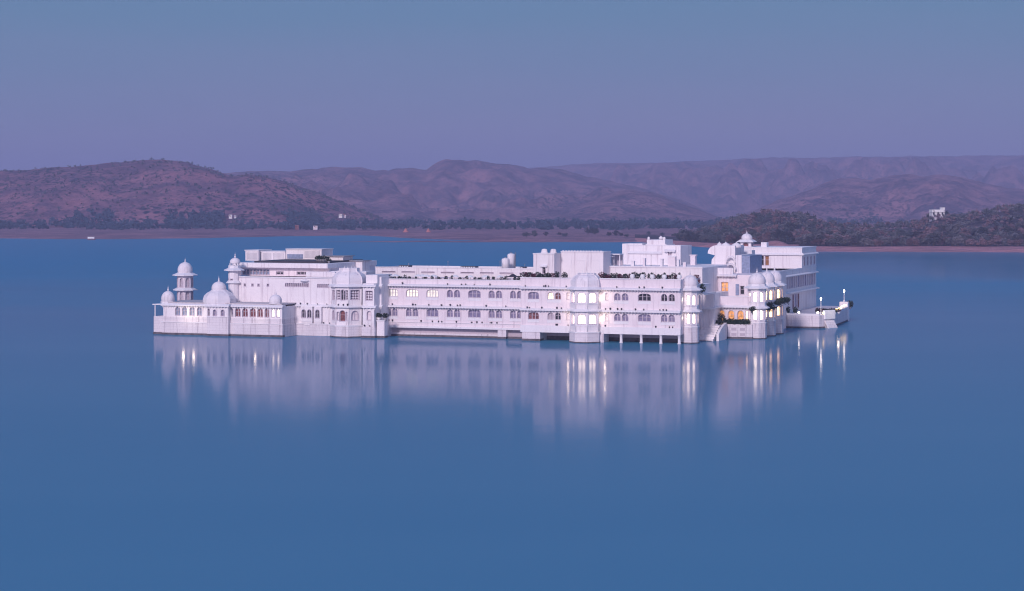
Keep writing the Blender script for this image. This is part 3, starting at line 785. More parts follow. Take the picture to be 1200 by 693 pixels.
# =================================================================== END WING
ue = 22.0
Gw = thing('end_wing', 'white wing at the far right with rows of narrow windows and set-back top storey', 'building', ue, 85)
v1, v2, v3 = 60.0, 86.8, 103.0
w = M()
fs = Face((ue, v1), (ue, v3), 2.2, 12.2, .07)
for k in range(14): fs.add(919.5 + k * 2.6, 921.1 + k * 2.6, 8.2, 2.6, 'rect', RECESS if k % 3 else GLASS, 0)
for k in range(3): fs.add(928.5 + k * 3.0, 930.3 + k * 3.0, 3.4, 3.2, 'rect', [REDCURT, GLASS, REDCURT][k], 0)
fs.build(w, Gw)
w.box(-25, ue, v1, v3, 0, 12.2, skip='1t')
w.build('wall', WHITE, Gw)
w = M()
q0 = U(846, v2)
f5 = Face((q0, v2), (ue, v2), 12.2, 16.9); f5.add(896.5, 901, 12.9, 2.2, 'rect', WOOD, 0, 'door'); f5.add(892, 895, 12.9, 2.2, 'rect', DARKGLASS, 0)
f5.build(w, Gw)
f6 = Face((ue, v2), (ue, v3), 12.2, 16.9, .07)
for k in range(4): f6.add_s(2.4 + k * 3.8, 1.3, 12.9, 1.9, 'rect', GLASS, 1)
f6.build(w, Gw); w.box(q0, ue, v2, v3, 12.2, 16.9, skip='01'); w.build('top_storey', WHITE, Gw)
m = M(); m.box(-25, ue - .4, v1, v2 + 6, 11.5, 11.7); m.build('terrace', ROOFM, Gw)
def side_ledge(m, u, va_, vb_, z, out=.9):
    pr = [(u - 1, z - .1), (u, z - .1), (u + out, z - .28), (u + out, z - .1), (u, z + .15), (u - 1, z + .15)]
    a = [m.b.verts.new((p[0], va_, p[1])) for p in pr]; b = [m.b.verts.new((p[0], vb_, p[1])) for p in pr]; k = len(pr)
    for i in range(k): m.b.faces.new((a[i], b[i], b[(i + 1) % k], a[(i + 1) % k]))
    m.b.faces.new(a[::-1]); m.b.faces.new(b)
m = M(); side_ledge(m, ue, v1, v3 + .5, 12.0 - .9, .6); side_ledge(m, ue, v1, v3 + .6, 7.3, .75); side_ledge(m, ue, v2 - .3, v3 + .5, 15.6, .55)
ledge(m, q0, ue + .35, v2, 15.6, .4); m.box(q0, ue + .1, v2 - .08, v3, 16.9, 17.1); m.box(ue - .4, ue + .05, v1, v3, 12.2, 12.4)
m.build('cornice', TRIM, Gw)
m = M(); m.box(U(893, v2 + 3), U(899.5, v2 + 3), v2 + 2, v2 + 4, 17.1, 18.2); m.build('roof_box', WHITE, Gw)

# dome kiosk on the roof
ku, kv = U(875.2, 92), 92.0
Kk = thing('roof_kiosk', 'small open domed kiosk with four arches on the end wing roof', 'kiosk', ku, kv, 17.0)
m = M(); m.box(ku - 1.5, ku + 1.5, kv - 1.5, kv + 1.5, 17.0, 17.2); m.build('base', WHITE, Kk)
w = M()
Pk = [(ku - 1.25, kv - 1.25), (ku + 1.25, kv - 1.25), (ku + 1.25, kv + 1.25), (ku - 1.25, kv + 1.25)]
for i in range(4): Face(Pk[i], Pk[(i + 1) % 4], 17.2, 18.3).add_s(1.25, 1.3, 17.22, .95, 'arch', REDCURT, 0, 'arch').build(w, Kk)
w.build('wall', WHITE, Kk)
m = M(); eave(m, ku, kv, 1.3, 1.95, 18.5, .12, 4); m.lathe(ku, kv, [(1.2, 18.3), (1.2, 18.95)], 16); m.build('eave', TRIM, Kk)
add_dome(Kk, ku, kv, 1.25, 18.85, 1.35, 'dome', 28, .05, .55)

# =================================================================== ROOF BUILDINGS
# little tower with crest
vq = 9.5
q0, q1 = U(625, vq), U(649.5, vq)
Rt = thing('roof_tower', 'square white roof tower with two crest ornaments and one small arched window', 'building', (q0 + q1) / 2, vq, 11.6)
w = M(); fr = Face((q0, vq), (q1, vq), 11.6, 17.0); fr.add(636, 639.2, 13.1, 1.3, 'arch', DARKGLASS, 0)
fr.build(w, Rt); w.box(q0, q1, vq, vq + 4.6, 11.6, 17.0, skip='0'); w.build('wall', WHITE, Rt)
m = M(); m.box(q0 - .1, q1 + .1, vq - .1, vq + 4.7, 17.0, 17.2); ledge(m, U(633.5, vq), U(641.5, vq), vq, 14.75, .45, deep=.3); m.build('coping', TRIM, Rt)
for px in (637, 647.5):
    q = U(px, vq); m = M(); m.lathe(q, vq + .5, [(.72, 17.2), (.78, 17.45), (.55, 17.58), (.66, 17.8), (.5, 18.0), (.2, 18.1)], 10, squash=(1, .5)); m.box(q - .55, q + .55, vq + .25, vq + .75, 17.2, 17.6); m.build('crest', WHITE, Rt)
# block
vq = 13.6
q0, q1 = U(657.5, vq), U(707, vq)
Rb = thing('roof_block', 'broad windowless white roof block with faint blind panels above the lit bay', 'building', (q0 + q1) / 2, vq, 11.6)
m = M(); m.box(q0, q1, vq, vq + 5, 11.6, 17.35); m.build('wall', WHITE, Rb)
m = M()
for a, b in ((669, 685), (688, 703)):
    x0, x1 = U(a, vq), U(b, vq)
    for k in range(4):
        pass
    m = M(); m.box(x0, x1, vq - .05, vq + .1, 15.75, 15.85); m.box(x0, x0 + .1, vq - .05, vq + .1, 13, 15.75); m.box(x1 - .1, x1, vq - .05, vq + .1, 13, 15.75)
    m.build('blind_panel', TRIM, Rb)
m = M(); m.box(q0 - .1, q1 + .1, vq - .12, vq + 5.1, 17.35, 17.55)
for k in range(14): m.box(q0 + .3 + k * .62, q0 + .6 + k * .62, vq - .02, vq + .2, 17.55, 17.72)
m.build('coping', TRIM, Rb)
# raised terrace
vq = 18.0
q0, q1 = U(640, vq), U(823, vq)
Rr = thing('raised_terrace', 'long white raised terrace wall running behind the potted shrubs on the front wing roof', 'building', (q0 + q1) / 2, vq, 6)
m = M(); m.box(q0, q1, vq, vq + 28, 0, 14.3); m.build('wall', WHITE, Rr)
m = M(); m.box(q0, q1 + .1, vq - .15, vq + .5, 14.3, 14.55); m.build('coping', TRIM, Rr)
# gazebo
vq = 20.0
q = U(718, vq)
Gz = thing('roof_gazebo', 'small flat-roofed roof gazebo with thin posts between the two big white roof blocks', 'gazebo', q, vq, 14.5)
m = M(); m.box(q - 1.1, q + 1.6, vq - .3, vq + 2.4, 16.75, 16.95); m.box(q - 1.5, q + .3, vq - .8, vq + .8, 16.35, 16.5); m.build('roof', TRIM, Gz)
for a, b in ((-.9, 0), (.05, .4), (1.4, 0), (-.9, 2.1), (1.4, 2.1)): M().box(q + a, q + a + .18, vq + b, vq + b + .18, 14.5, 16.75).build('post', WHITE, Gz)
m = M(); m.box(q - 1, q + 1.5, vq + 2.2, vq + 2.4, 14.5, 16.7); m.build('back_panel', RECESS, Gz)
# rear block
vq = 36.0
q0, q1 = U(734, vq), U(797.5, vq)
R3 = thing('rear_roof_block', 'large stepped white roof block with a crested attic above the raised terrace', 'building', (q0 + q1) / 2, vq, 14.3)
w = M(); ff = Face((q0, vq), (q1, vq), 14.3, 18.35)
ff.add(783.2, 786.8, 16.4, .9, 'rect', PINKISH, 2); ff.build(w, R3)
w.box(q0, q1, vq, vq + 9, 14.3, 18.35, skip='0'); w.box(U(729.5, vq + 1), q0, vq + .8, vq + 7, 14.3, 18.7)
w.box(q0 + .2, U(752, vq), vq + .3, vq + 8, 18.35, 18.75); w.build('wall', WHITE, R3)
m = M(); x0, x1 = U(758, vq + 1.5), U(779.5, vq + 1.5); m.box(x0, x1, vq + 1.5, vq + 7.5, 18.35, 19.55); m.box(x0 - .2, x1 + .4, vq + 1.2, vq + 7.6, 18.35, 18.6); m.build('attic', WHITE, R3)
m = M()
for a, h in ((.3, 1.0), (3.0, 1.25), (x1 - x0 - .3, 1.0)):
    m.lathe(x0 + a, vq + 1.9, [(.28, 19.55), (.45 if h > 1.2 else .3, 19.75), (.55 if h > 1.2 else .24, 19.95), (.25, 19.55 + h * .55), (.06, 19.55 + h * .65)], 10)
m.build('crest', WHITE, R3)
m = M(); ledge(m, U(735.5, vq), U(776, vq), vq, 16.95, .35, deep=.2); ledge(m, U(779, vq), U(792, vq), vq, 17.4, .7, deep=.2); m.box(q0, q1 + .05, vq - .08, vq + .3, 18.35, 18.5); m.build('cornice', TRIM, R3)
m = M(); m.box(U(800, vq + 3), U(801.5, vq + 3), vq + 2.5, vq + 3.2, 14.3, 17); m.build('flue', PINKISH, R3); m = M(); m.box(U(809, vq), U(814.5, vq), vq, vq + 1.2, 14.3, 16.3); m.box(U(808, vq), U(815.5, vq), vq - .1, vq + 1.3, 16.3, 16.5); m.build('chimney_stack', PINKISH, R3)
# rooftop pavilion on the corner block
vq = 22.0
Rp = thing('louvred_roof_pavilion', 'long low rooftop pavilion with pale louvred panels on the corner block', 'building', U(330, vq), vq, 14.7)
x = [U(a, vq) for a in (287.5, 303.5, 317, 332.5, 345, 374)]
m = M(); m.box(x[0], x[1] - .1, vq, vq + 6, 14.7, 16.9); m.box(x[1] + .15, x[3], vq + .8, vq + 6, 14.7, 16.7); m.box(x[3], x[5], vq + 1.2, vq + 7, 14.7, 17.2); m.build('wall', WHITE, Rp, bevel=.03)
for b_ in ((x[0] + .3, x[1] - .4, vq - .06, vq + .1, 15.0, 16.5), (x[1] + .5, x[2] - .2, vq + .74, vq + .9, 14.9, 16.4), (x[2] + .2, x[3] - .3, vq + .74, vq + .9, 14.9, 16.4), (x[4] + 1.8, x[5] - .4, vq + 1.14, vq + 1.3, 15.4, 16.9)):
    M().box(*b_).build('louvre_panel', LOUVRE, Rp)
m = M(); m.box(x[3] + .3, x[4] + 1.5, vq + 1.1, vq + 1.3, 15.2, 16.2); m.build('dark_opening', SLATE, Rp)
m = M(); m.box(x[0] - .15, x[1] + .05, vq - .2, vq + 6.2, 16.9, 17.08); m.box(x[3] - .1, x[5] + .15, vq + 1.0, vq + 7.2, 17.2, 17.38); m.box(x[1], x[3], vq + .6, vq + 6.2, 16.7, 16.85); m.build('coping', TRIM, Rp)
# low hut & pipe deck right of it
vq = 18.0
x = [U(a, vq) for a in (372, 402, 398, 420)]
Hd = thing('roof_hut', 'low white hut with flat deck roof beside the corner block dark roof edge', 'hut', x[0], vq, 13.2)
m = M(); m.box(x[0], x[1], vq, vq + 5, 13.2, 15.9); m.box(x[2], x[3], vq + 2, vq + 6, 12.0, 14.9); m.build('wall', WHITE, Hd)
m = M(); m.box(x[0] - .3, x[1] + .4, vq - .4, vq + 5.3, 15.9, 16.05); m.box(x[2] - .3, x[3] + .3, vq + 1.6, vq + 6.3, 14.9, 15.05); m.build('roof', METAL, Hd)

# scrolled gable roofs, boxes and arches on the court wing roof
vq = 44.0
Sg = thing('scrolled_gable_block', 'white roof block with rounded scroll gables and two arch ornaments above the court wing', 'building', U(846, vq), vq, 12.5)
x0, x1 = U(833, vq), U(861.5, vq)
m = M(); pr = [(x0, 12.5), (x1, 12.5), (x1, 18.3)]
for a in range(9):
    q = pi / 2 * a / 8
    pr.append((x1 - 4.1 + 0 - 1.9 * sin(q) + .0, 16.6 + 1.75 * cos(q)) if a else (x1 - 3.0, 18.3))
pr += [(x0 + .9, 16.2), (x0 + .2, 15.3)]
a_ = [m.b.verts.new((q[0], vq, q[1])) for q in pr]; b_ = [m.b.verts.new((q[0], vq + 8, q[1])) for q in pr]
for i in range(len(pr)): m.b.faces.new((a_[i], a_[(i + 1) % len(pr)], b_[(i + 1) % len(pr)], b_[i]))
m.b.faces.new(a_[::-1]); m.b.faces.new(b_); m.build('wall', WHITE, Sg)
for px, zz in ((852, 15.0), (857.5, 13.6)):
    m = M(); q = U(px, vq - 4)
    for i in range(10):
        a, b = pi * i / 9 - .2, pi * (i + 1) / 9 - .2
        m.tube((q + .95 * cos(a), vq - (1 if zz > 14 else 5), zz + .95 * sin(a)), (q + .95 * cos(b), vq - (1 if zz > 14 else 5), zz + .95 * sin(b)), .24)
    m.build('arch_ornament', WHITE, Sg)
for px, s_ in ((843, .8), (850.5, 1.3), (863, 1.4)):
    q = U(px, vq + 2); M().lathe(q, vq + 2, [(.8 * s_, 17.8), (.85 * s_, 18.2), (.6 * s_, 18.6), (.15, 18.9), (.04, 19.1)], 14).build('small_dome', DOMEM, Sg)
Pb = thing('plant_room', 'flat-roofed roof plant room with blue-grey shaded side, left of the three domed turrets', 'building', U(873, 40), 40, 12.3)
m = M(); m.box(U(862, 40), U(869, 40), 40, 52, 12.3, 16.4); m.box(U(859, 55), U(881, 55), 55, 58, 12.3, 17.1); m.build('wall', WHITE, Pb)
m = M(); m.box(U(869, 40) + .02, U(869, 40) + 1.8, 40.1, 51, 12.3, 16.3); m.box(U(863, 54.8), U(871.5, 54.8), 54.7, 55.2, 15.5, 16.9); m.build('shaded_panel', SLATE, Pb)

# =================================================================== JETTY
J = [water_pt(914, 384.4), water_pt(960, 385.2), water_pt(975, 384.2), water_pt(994, 376.4)]
J += [(J[3][0] - 4.5, J[3][1] + 14), (ue + .02, J[3][1] + 14), (ue + .02, J[0][1] + 2)]
Jt = thing('jetty', 'white stone landing terrace jutting into the lake at the far right, with bright steps', 'jetty', J[1][0], J[1][1])
JZ = 2.75
m = M(); m.prism(J, 0, JZ); m.build('body', PLINTH, Jt)
cxm = sum(p_[0] for p_ in J) / len(J); cym = sum(p_[1] for p_ in J) / len(J)
Jf = [(cxm + (p_[0] - cxm) * 1.008, cym + (p_[1] - cym) * 1.008) for p_ in J]
m = M(); m.prism(Jf, -.6, .38); m.build('footing', DAMP_SHADE, Jt)
m = M()
def rail(m, a, b, z0, z1, th=.3):
    a, b = Vector(a), Vector(b); d = (b - a).normalized(); n_ = Vector((-d.y, d.x))
    P_ = [a, b, b + n_ * th, a + n_ * th]; m.prism([tuple(q) for q in P_], z0, z1)
rail(m, J[0], J[1], JZ, JZ + .45); rail(m, J[1], J[2], JZ, JZ + .25); rail(m, J[2], J[3], JZ, JZ + .55); m.build('parapet', TRIM, Jt)
m = M(); j3 = Vector(J[3]); m.prism([(j3.x - 1.9, j3.y - .9), (j3.x + .1, j3.y - .9), (j3.x + .1, j3.y + .9), (j3.x - 1.9, j3.y + .9)], -.4, JZ + 1.7); m.build('corner_pier', WHITE, Jt, bevel=.04)
# bright landing steps
a = Vector(J[1]); d = (Vector(J[2]) - a).normalized(); nn = Vector((d.y, -d.x)); Lw = (Vector(J[2]) - a).length
m = M()
for k in range(5):
    p0 = a + d * (Lw * .42); p1 = a + d * (Lw * 1.12); o_ = nn * (.25 + (4 - k) * .22)
    m.prism([tuple(q) for q in (p0 - nn * .3, p0 + o_, p1 + o_, p1 - nn * .3)], -.3, .25 + k * .36)
m.build('landing_steps', WHITE, Jt)
m = M(); p0 = a + d * (Lw * .36); p1 = a + d * (Lw * 1.18)
m.prism([tuple(q) for q in (p0 - nn * .4, p0 + nn * .35, p1 + nn * .35, p1 - nn * .4)], 1.9, 3.9)
m.build('landing_wall', CLOTH, Jt, bevel=.1)
glow(Jt, *(a + d * Lw * .75 + nn * 2.6), 3.6, 60)

def lamp_post(u, v, z, h, label):
    o = thing('lamp_post', label, 'lamp post', u, v, z, 'lamp posts on the jetty')
    M().lathe(u, v, [(.2, z), (.2, z + .3), (.08, z + .4), (.065, z + h - .5)], 10).build('pole', CLOTH, o)
    M().lathe(u, v, [(.1, z + h - .5), (.15, z + h - .42), (.19, z + h - .12), (.12, z + h), (.04, z + h + .12)], 10).build('lantern', LAMP, o)
    glow(o, u, v, z + h + .3, 25, (1, .9, .75), .2)
p1 = J[1]; lamp_post(p1[0] + .1, p1[1] + 1.4, JZ, 3.9, 'slim white lamp post with glowing lantern standing behind the front corner of the jetty')
p3 = J[3]; lamp_post(p3[0] - 1.0, p3[1] + .2, JZ + 1.7, 2.7, 'slim white lamp post with glowing lantern on the corner pier at the jetty tip')
def lantern(u, v, z, mt, label, grp, s=1.0):
    o = thing('lantern', label, 'lantern', u, v, z, grp)
    M().lathe(u, v, [(.14 * s, z), (.16 * s, z + .05 * s), (.10 * s, z + .1 * s)], 8).build('base', METAL, o)
    M().lathe(u, v, [(.10 * s, z + .1 * s), (.24 * s, z + .2 * s), (.24 * s, z + .45 * s), (.1 * s, z + .58 * s)], 8).build('globe', mt, o)
a, b = Vector(J[2]), Vector(J[3])
for k in range(11):
    q = a.lerp(b, .28 + k * .062) + Vector((-.25, .05))
    lantern(q.x, q.y, JZ + .55 + (k > 5) * .25, GOLD, 'small golden lantern in the row along the right-hand edge of the jetty', 'golden lanterns along the jetty edge', .8)
a, b = Vector(J[0]), Vector(J[1])
for t_, lb in ((.10, 'bright lantern on the jetty front parapet nearest the domed turrets'), (.48, 'bright lantern halfway along the jetty front parapet'), (.96, 'bright lantern on the front corner of the jetty parapet')):
    q = a.lerp(b, t_); lantern(q.x, q.y + .15, JZ + .45, LAMP, lb, 'bright lanterns on the jetty front', .85)
for t_ in (.3, .6):
    q = Vector(J[1]).lerp(Vector(J[2]), t_); lantern(q.x, q.y + .2, JZ + .25, GOLD, 'golden lantern on the short parapet in front of the bright landing steps', 'golden lanterns by the landing steps', .8)

# =================================================================== PLANTS on and around the palace
def bush(name, label, cat, u, v, z, rad, n, size, m=LEAF, group=None, pot=True):
    o = thing(name, label, cat, u, v, z, group)
    if pot: M().lathe(u, v, [(.22, z), (.34, z + .4), (.36, z + .45), (.3, z + .46)], 10).build('pot', CLOTH if pot == 'w' else METAL, o)
    M().leaves((u, v, z + (.4 if pot else 0) + rad[2] * .8), rad, n, size).build('foliage', m, o, normals=False)
    return o
hd = thing('hedge', 'dense dark green hedge along the terrace below the orange-lit arcade', 'hedge', U(864, 22.9), 22.9, 2.9)
m = M()
for k in range(26):
    px = 851 + k * 1.02; m.leaves((U(px, 22.9), 22.9, 3.3 + random.uniform(-.2, .25)), (.55, .55, .62), 80, .14)
m.build('foliage', LEAF, hd, normals=False)
m = M(); m.box(U(850, 22.9), U(878, 22.9), 22.6, 23.2, 2.88, 3.0); m.build('bed', DARK, hd)
bush('terrace_shrub', 'dark bushy shrub at the left end of the hedge, in front of the first arch', 'plant', U(842, 22.5), 22.5, 2.9, (1.6, 1.0, 1.25), 420, .18, LEAF, 'shrubs by the stairs', pot=False)
bush('terrace_shrub', 'small shrub tucked between the corner turret and the water stairs', 'plant', U(821.5, 20.0), 19.4, 2.8, (.6, .5, .7), 150, .15, LEAF, 'shrubs by the stairs', pot=True)
bush('terrace_shrub', 'spiky plant in a white pot at the head of the water stairs', 'plant', U(839.5, 20.5), 20.5, 2.6, (.45, .4, .45), 110, .15, LEAF, 'shrubs by the stairs', pot='w')
cr_ = thing('creeper', 'dark creeper trailing across the domed turrets above their lower arches', 'creeper', ut, 23, 6.4)
m = M(); rs = random.Random(11)
for k in range(46):
    t_ = k / 45; px = 881 + t_ * 42; vv = 22.3 + t_ * 18
    u_ = U(px, vv) + .1
    z_ = 6.0 + .25 * sin(t_ * 9) + t_ * .9 + (0.15 if t_ > .7 else 0)
    m.leaves((u_, vv, z_), (.65, .7, .5 + .35 * sin(t_ * pi)), 60, .17, rs)
    if k % 3 == 0: m.leaves((u_, vv, z_ - .6), (.2, .2, .6), 14, .13, rs)
m.build('foliage', LEAF, cr_, normals=False)
m = M()
for k in range(15):
    ta_, tb_ = k / 15, (k + 1) / 15
    A_ = (U(881 + ta_ * 42, 22.3 + ta_ * 18) + .1, 22.3 + ta_ * 18, 6.0 + .25 * sin(ta_ * 9) + ta_ * .9); B_ = (U(881 + tb_ * 42, 22.3 + tb_ * 18) + .1, 22.3 + tb_ * 18, 6.0 + .25 * sin(tb_ * 9) + tb_ * .9)
    m.tube(A_, B_, .06)
m.build('stem', DARK, cr_)

# potted shrubs on the front wing roof
rs = random.Random(21)
vr = 5.2
row = [614, 618, 622, 626.5, 630, 634, 639, 643, 647, 652, 662, 706, 710, 714, 718, 723, 728, 733, 738, 744, 750, 755, 762, 767, 773, 778, 783, 788, 793]
for i, px in enumerate(row):
    red = i % 5 in (1, 3) and rs.random() < .8
    big = rs.random() < .4
    r_ = rs.uniform(.5, .72) + (.18 if big else 0)
    bush('potted_shrub', 'dark red leafed shrub in a grey pot along the roof edge of the front wing' if red else 'dark green shrub in a grey pot along the roof edge of the front wing', 'plant',
         U(px, vr), vr + rs.uniform(-.9, .4), 11.95, (r_, r_ * .9, rs.uniform(.5, .85)), 150, .15, LEAFRED if red else LEAF, 'red shrubs on the front wing roof' if red else 'green shrubs on the front wing roof')
def ball(px, v, z, label, grp):
    q = U(px, v); o = thing('white_globe_planter', label, 'planter', q, v, z, grp)
    M().lathe(q, v, [(.2, z), (.42, z + .2), (.5, z + .5), (.4, z + .8), (.3, z + .92)], 14).build('bowl', CLOTH, o)
    M().leaves((q, v, z + 1.1), (.25, .25, .25), 40, .1).build('foliage', LEAF, o, normals=False)
for px in (741, 753, 764.5, 778.5, 796): ball(px, 3.45, 12.5, 'round white planter bowl among the shrubs on the front wing roof edge', 'white planter bowls on the roof')
for i, px in enumerate((451, 455, 462, 468, 474, 480, 487, 498, 506, 514, 522, 529, 538, 547, 556, 562, 572, 578, 588, 592, 603, 608)):
    r_ = rs.uniform(.3, .5)
    bush('potted_shrub', 'small dark shrub in a grey pot along the roof edge of the long wing', 'plant', U(px, 7.1), 7.1 + rs.uniform(-.1, .5), 11.4, (r_, r_ * .8, rs.uniform(.25, .5)), 70, .12, LEAF, 'shrubs on the long wing roof')
# two tall dark shrubs by the corner turret
for k, px in enumerate((371, 374.5, 377, 380, 382.5, 385)):
    bush('roof_shrub', 'small dark shrub in the row beside the dark roof edge of the corner block', 'plant', U(px, 9), 9 + rs.uniform(-.5, .5), 14.75 if px > 383 else 15.1, (.6, .5, rs.uniform(.3, .5)), 110, .15, LEAF, 'dark shrubs on the corner block roof', True)
bush('terrace_shrub', 'dark drooping shrub right behind the dome of the corner turret', 'plant', U(816, 9), 9, 11.4, (.9, .6, 1.1), 200, .16, LEAFRED, 'shrubs by the turret dome', False)
bush('terrace_shrub', 'dark round shrub hanging just right of the corner turret dome', 'plant', U(823, 9.5), 9.5, 9.9, (.75, .6, .9), 200, .16, LEAF, 'shrubs by the turret dome', False)
sd = thing('roof_deck', 'narrow white roof ledge bracketed out behind the corner turret', 'ledge', U(818, 9), 9, 9.0)
m = M(); m.box(U(812, 9), U(826, 9), 8.4, 17.9, 9.3, 9.6); m.box(U(812, 9), U(820, 9), 8.4, 17.9, 9.6, 11.3); m.build('slab', WHITE, sd)

# parasols / white tents on the long wing roof
def parasol(px, v, z, r, label, grp):
    q = U(px, v); o = thing('parasol', label, 'parasol', q, v, z, grp)
    M().tube((q, v, z), (q, v, z + 1.15), .05).build('pole', METAL, o)
    M().lathe(q, v, [(r, z + .95), (r * .98, z + 1.0), (r * .55, z + 1.22), (.06, z + 1.4)], 8, smooth=False).build('canopy', CLOTH, o)
for i, px in enumerate((463, 490, 495, 500, 508, 533, 551, 569, 586)):
    parasol(px, 7.6 + .6 * (i % 3), 11.3, rs.uniform(.8, 1.3), 'low white parasol on the long wing roof terrace', 'white parasols on the long wing roof')
def table(px, v, z):
    q = U(px, v); o = thing('roof_table', 'small dark table with chairs drawn up on the long wing roof terrace', 'table', q, v, z, 'dark tables on the long wing roof')
    M().box(q - .5, q + .5, v - .4, v + .4, z + .7, z + .76).build('tabletop', SLATE, o)
    for a in (-.4, .4):
        for b in (-.3, .3): M().box(q + a - .03, q + a + .03, v + b - .03, v + b + .03, z, z + .7).build('leg', DARK, o)
for px in (457, 470, 476, 482, 513, 519, 525, 540, 546, 558, 563, 575, 581, 593, 600, 606): table(px, 7.3 + rs.uniform(0, .8), 11.4)
rp = thing('dark_roof_canopy', 'flat dark canopy on posts near the right end of the long wing roof', 'canopy', U(600, 9), 9, 11.1)
m = M(); m.box(U(594, 9), U(606, 9), 8.4, 11, 12.35, 12.5); m.prism([(U(596, 9), 9), (U(603, 9), 9), (U(603, 9), 10.5), (U(596, 9), 10.5)], 12.5, 12.95, top=[(U(599, 9), 9.5), (U(600, 9), 9.5), (U(600, 9), 10), (U(599, 9), 10)]); m.build('roof', DARK, rp)
for a in (595, 605): M().tube((U(a, 9), 8.6, 11.1), (U(a, 9), 8.6, 12.35), .06).build('post', METAL, rp)
# water tanks
for px, v, h, r, lb in ((592.5, 26, 2.3, .85, 'short round white water tank, the left one of the pair on the roof'), (599, 30, 3.2, .8, 'taller round water tank with a ladder, right of the shorter one on the roof')):
    q = U(px, v); o = thing('water_tank', lb, 'water tank', q, v, 13.1, 'roof water tanks')
    M().lathe(q, v, [(r, 13.1), (r, 13.1 + h), (r * .8, 13.3 + h), (.2, 13.4 + h)], 18).build('tank', WHITE, o)
    M().lathe(q, v, [(.2, 13.35 + h), (.22, 13.55 + h), (.1, 13.6 + h)], 10).build('cap', METAL, o)
    if h > 3:
        l_ = M()
        for s_ in (-.2, .2): l_.tube((q + r + .15, v + s_, 13.1), (q + r + .15, v + s_, 13.6 + h), .05)
        for k in range(8): l_.tube((q + r + .15, v - .2, 13.4 + k * .4), (q + r + .15, v + .2, 13.4 + k * .4), .035)
        l_.build('ladder', METAL, o)
def pole(px, v, z, h, label):
    q = U(px, v); o = thing('roof_mast', label, 'mast', q, v, z, 'thin masts on the roofs')
    M().lathe(q, v, [(.12, z), (.12, z + .2), (.05, z + .25), (.04, z + h)], 8).build('pole', METAL, o)
    M().lathe(q, v, [(.10, z + h), (.12, z + h + .1), (.03, z + h + .2)], 8).build('tip', METAL, o)
pole(525, 24, 13.1, 1.7, 'thin roof mast in the middle of the inner court parapet'); pole(586, 24, 13.1, 1.9, 'thin roof mast just left of the two water tanks')
pole(615, 24, 13.1, 1.3, 'short roof mast between the water tanks and the crested tower'); pole(479, 24, 13.1, 1.2, 'short roof mast at the left end of the inner court parapet')
pole(763, 19, 14.5, 2.2, 'forked thin mast on the raised terrace in front of the large roof block')
def solar(px, v, z, w_, label):
    q = U(px, v); o = thing('roof_unit', label, 'roof unit', q, v, z, 'dark roof units')
    M().box(q - w_ / 2, q + w_ / 2, v, v + 1.2, z + .25, z + .75).build('housing', DARK, o)
    fr_ = M()
    for a in (-.45, .45): fr_.box(q + a * w_ - .05, q + a * w_ + .05, v + .1, v + 1.1, z, z + .25)
    fr_.build('feet', METAL, o)
    g_ = M()
    for k in range(int(w_ / .55)): g_.box(q - w_ / 2 + .15 + k * .55, q - w_ / 2 + .45 + k * .55, v - .04, v, z + .35, z + .65)
    g_.build('grille', CLOTH, o)
solar(549, 24, 13.2, 3.6, 'long dark roof unit with pale grilles on the inner court roof'); solar(474, 25, 13.2, 2.6, 'dark low roof unit near the left end of the inner court roof'); solar(612.5, 25, 13.2, 1.0, 'small square dark roof unit left of the crested tower')
# small clutter on the raised terrace: white boxes
for i, (px, w_, h_) in enumerate(((741, .7, 1.0), (754.5, .45, 1.6), (775, .5, 1.5), (787, 1.6, 2.0), (794.5, .4, 1.4), (802, .6, .9))):
    q = U(px, 20); o = thing('roof_box', 'small pale masonry roof box standing on the raised terrace', 'roof box', q, 20, 14.3, 'masonry boxes on the raised terrace')
    M().box(q - w_ / 2, q + w_ / 2, 20, 20.8, 14.3, 14.4 + h_).build('body', PINKISH if i % 2 else WHITE, o); M().box(q - w_ / 2 - .06, q + w_ / 2 + .06, 19.94, 20.86, 14.4 + h_, 14.5 + h_).build('cap', TRIM, o)
# planters on jetty
for k in range(16):
    px = 956 + k * 1.6; q = U(px, 68.5); t_ = k / 15
    bush('potted_shrub', 'small potted plant in the cluster on the jetty behind the bright steps', 'plant', q, 68.5 + 3 * random.random(), JZ, (.55, .5, .5), 70, .16, LEAF if k % 3 else LEAFRED, 'potted plants on the jetty', 'w')
bush('round_shrub', 'round dark shrub at the outer tip of the jetty beside the corner pier', 'plant', J[3][0] + .1, J[3][1] + 1.6, JZ, (.8, .7, .9), 260, .17, LEAF, None, True)
for k, px in enumerate((914, 918.5, 923.5, 932)):
    vv = J[0][1] + 3; bush('palm_shrub', 'tall spindly potted plant on the inner jetty at the foot of the end wing', 'plant', U(px, vv), vv, JZ, (.5, .5, .8), 80, .2, LEAF, 'potted plants by the end wing', True)

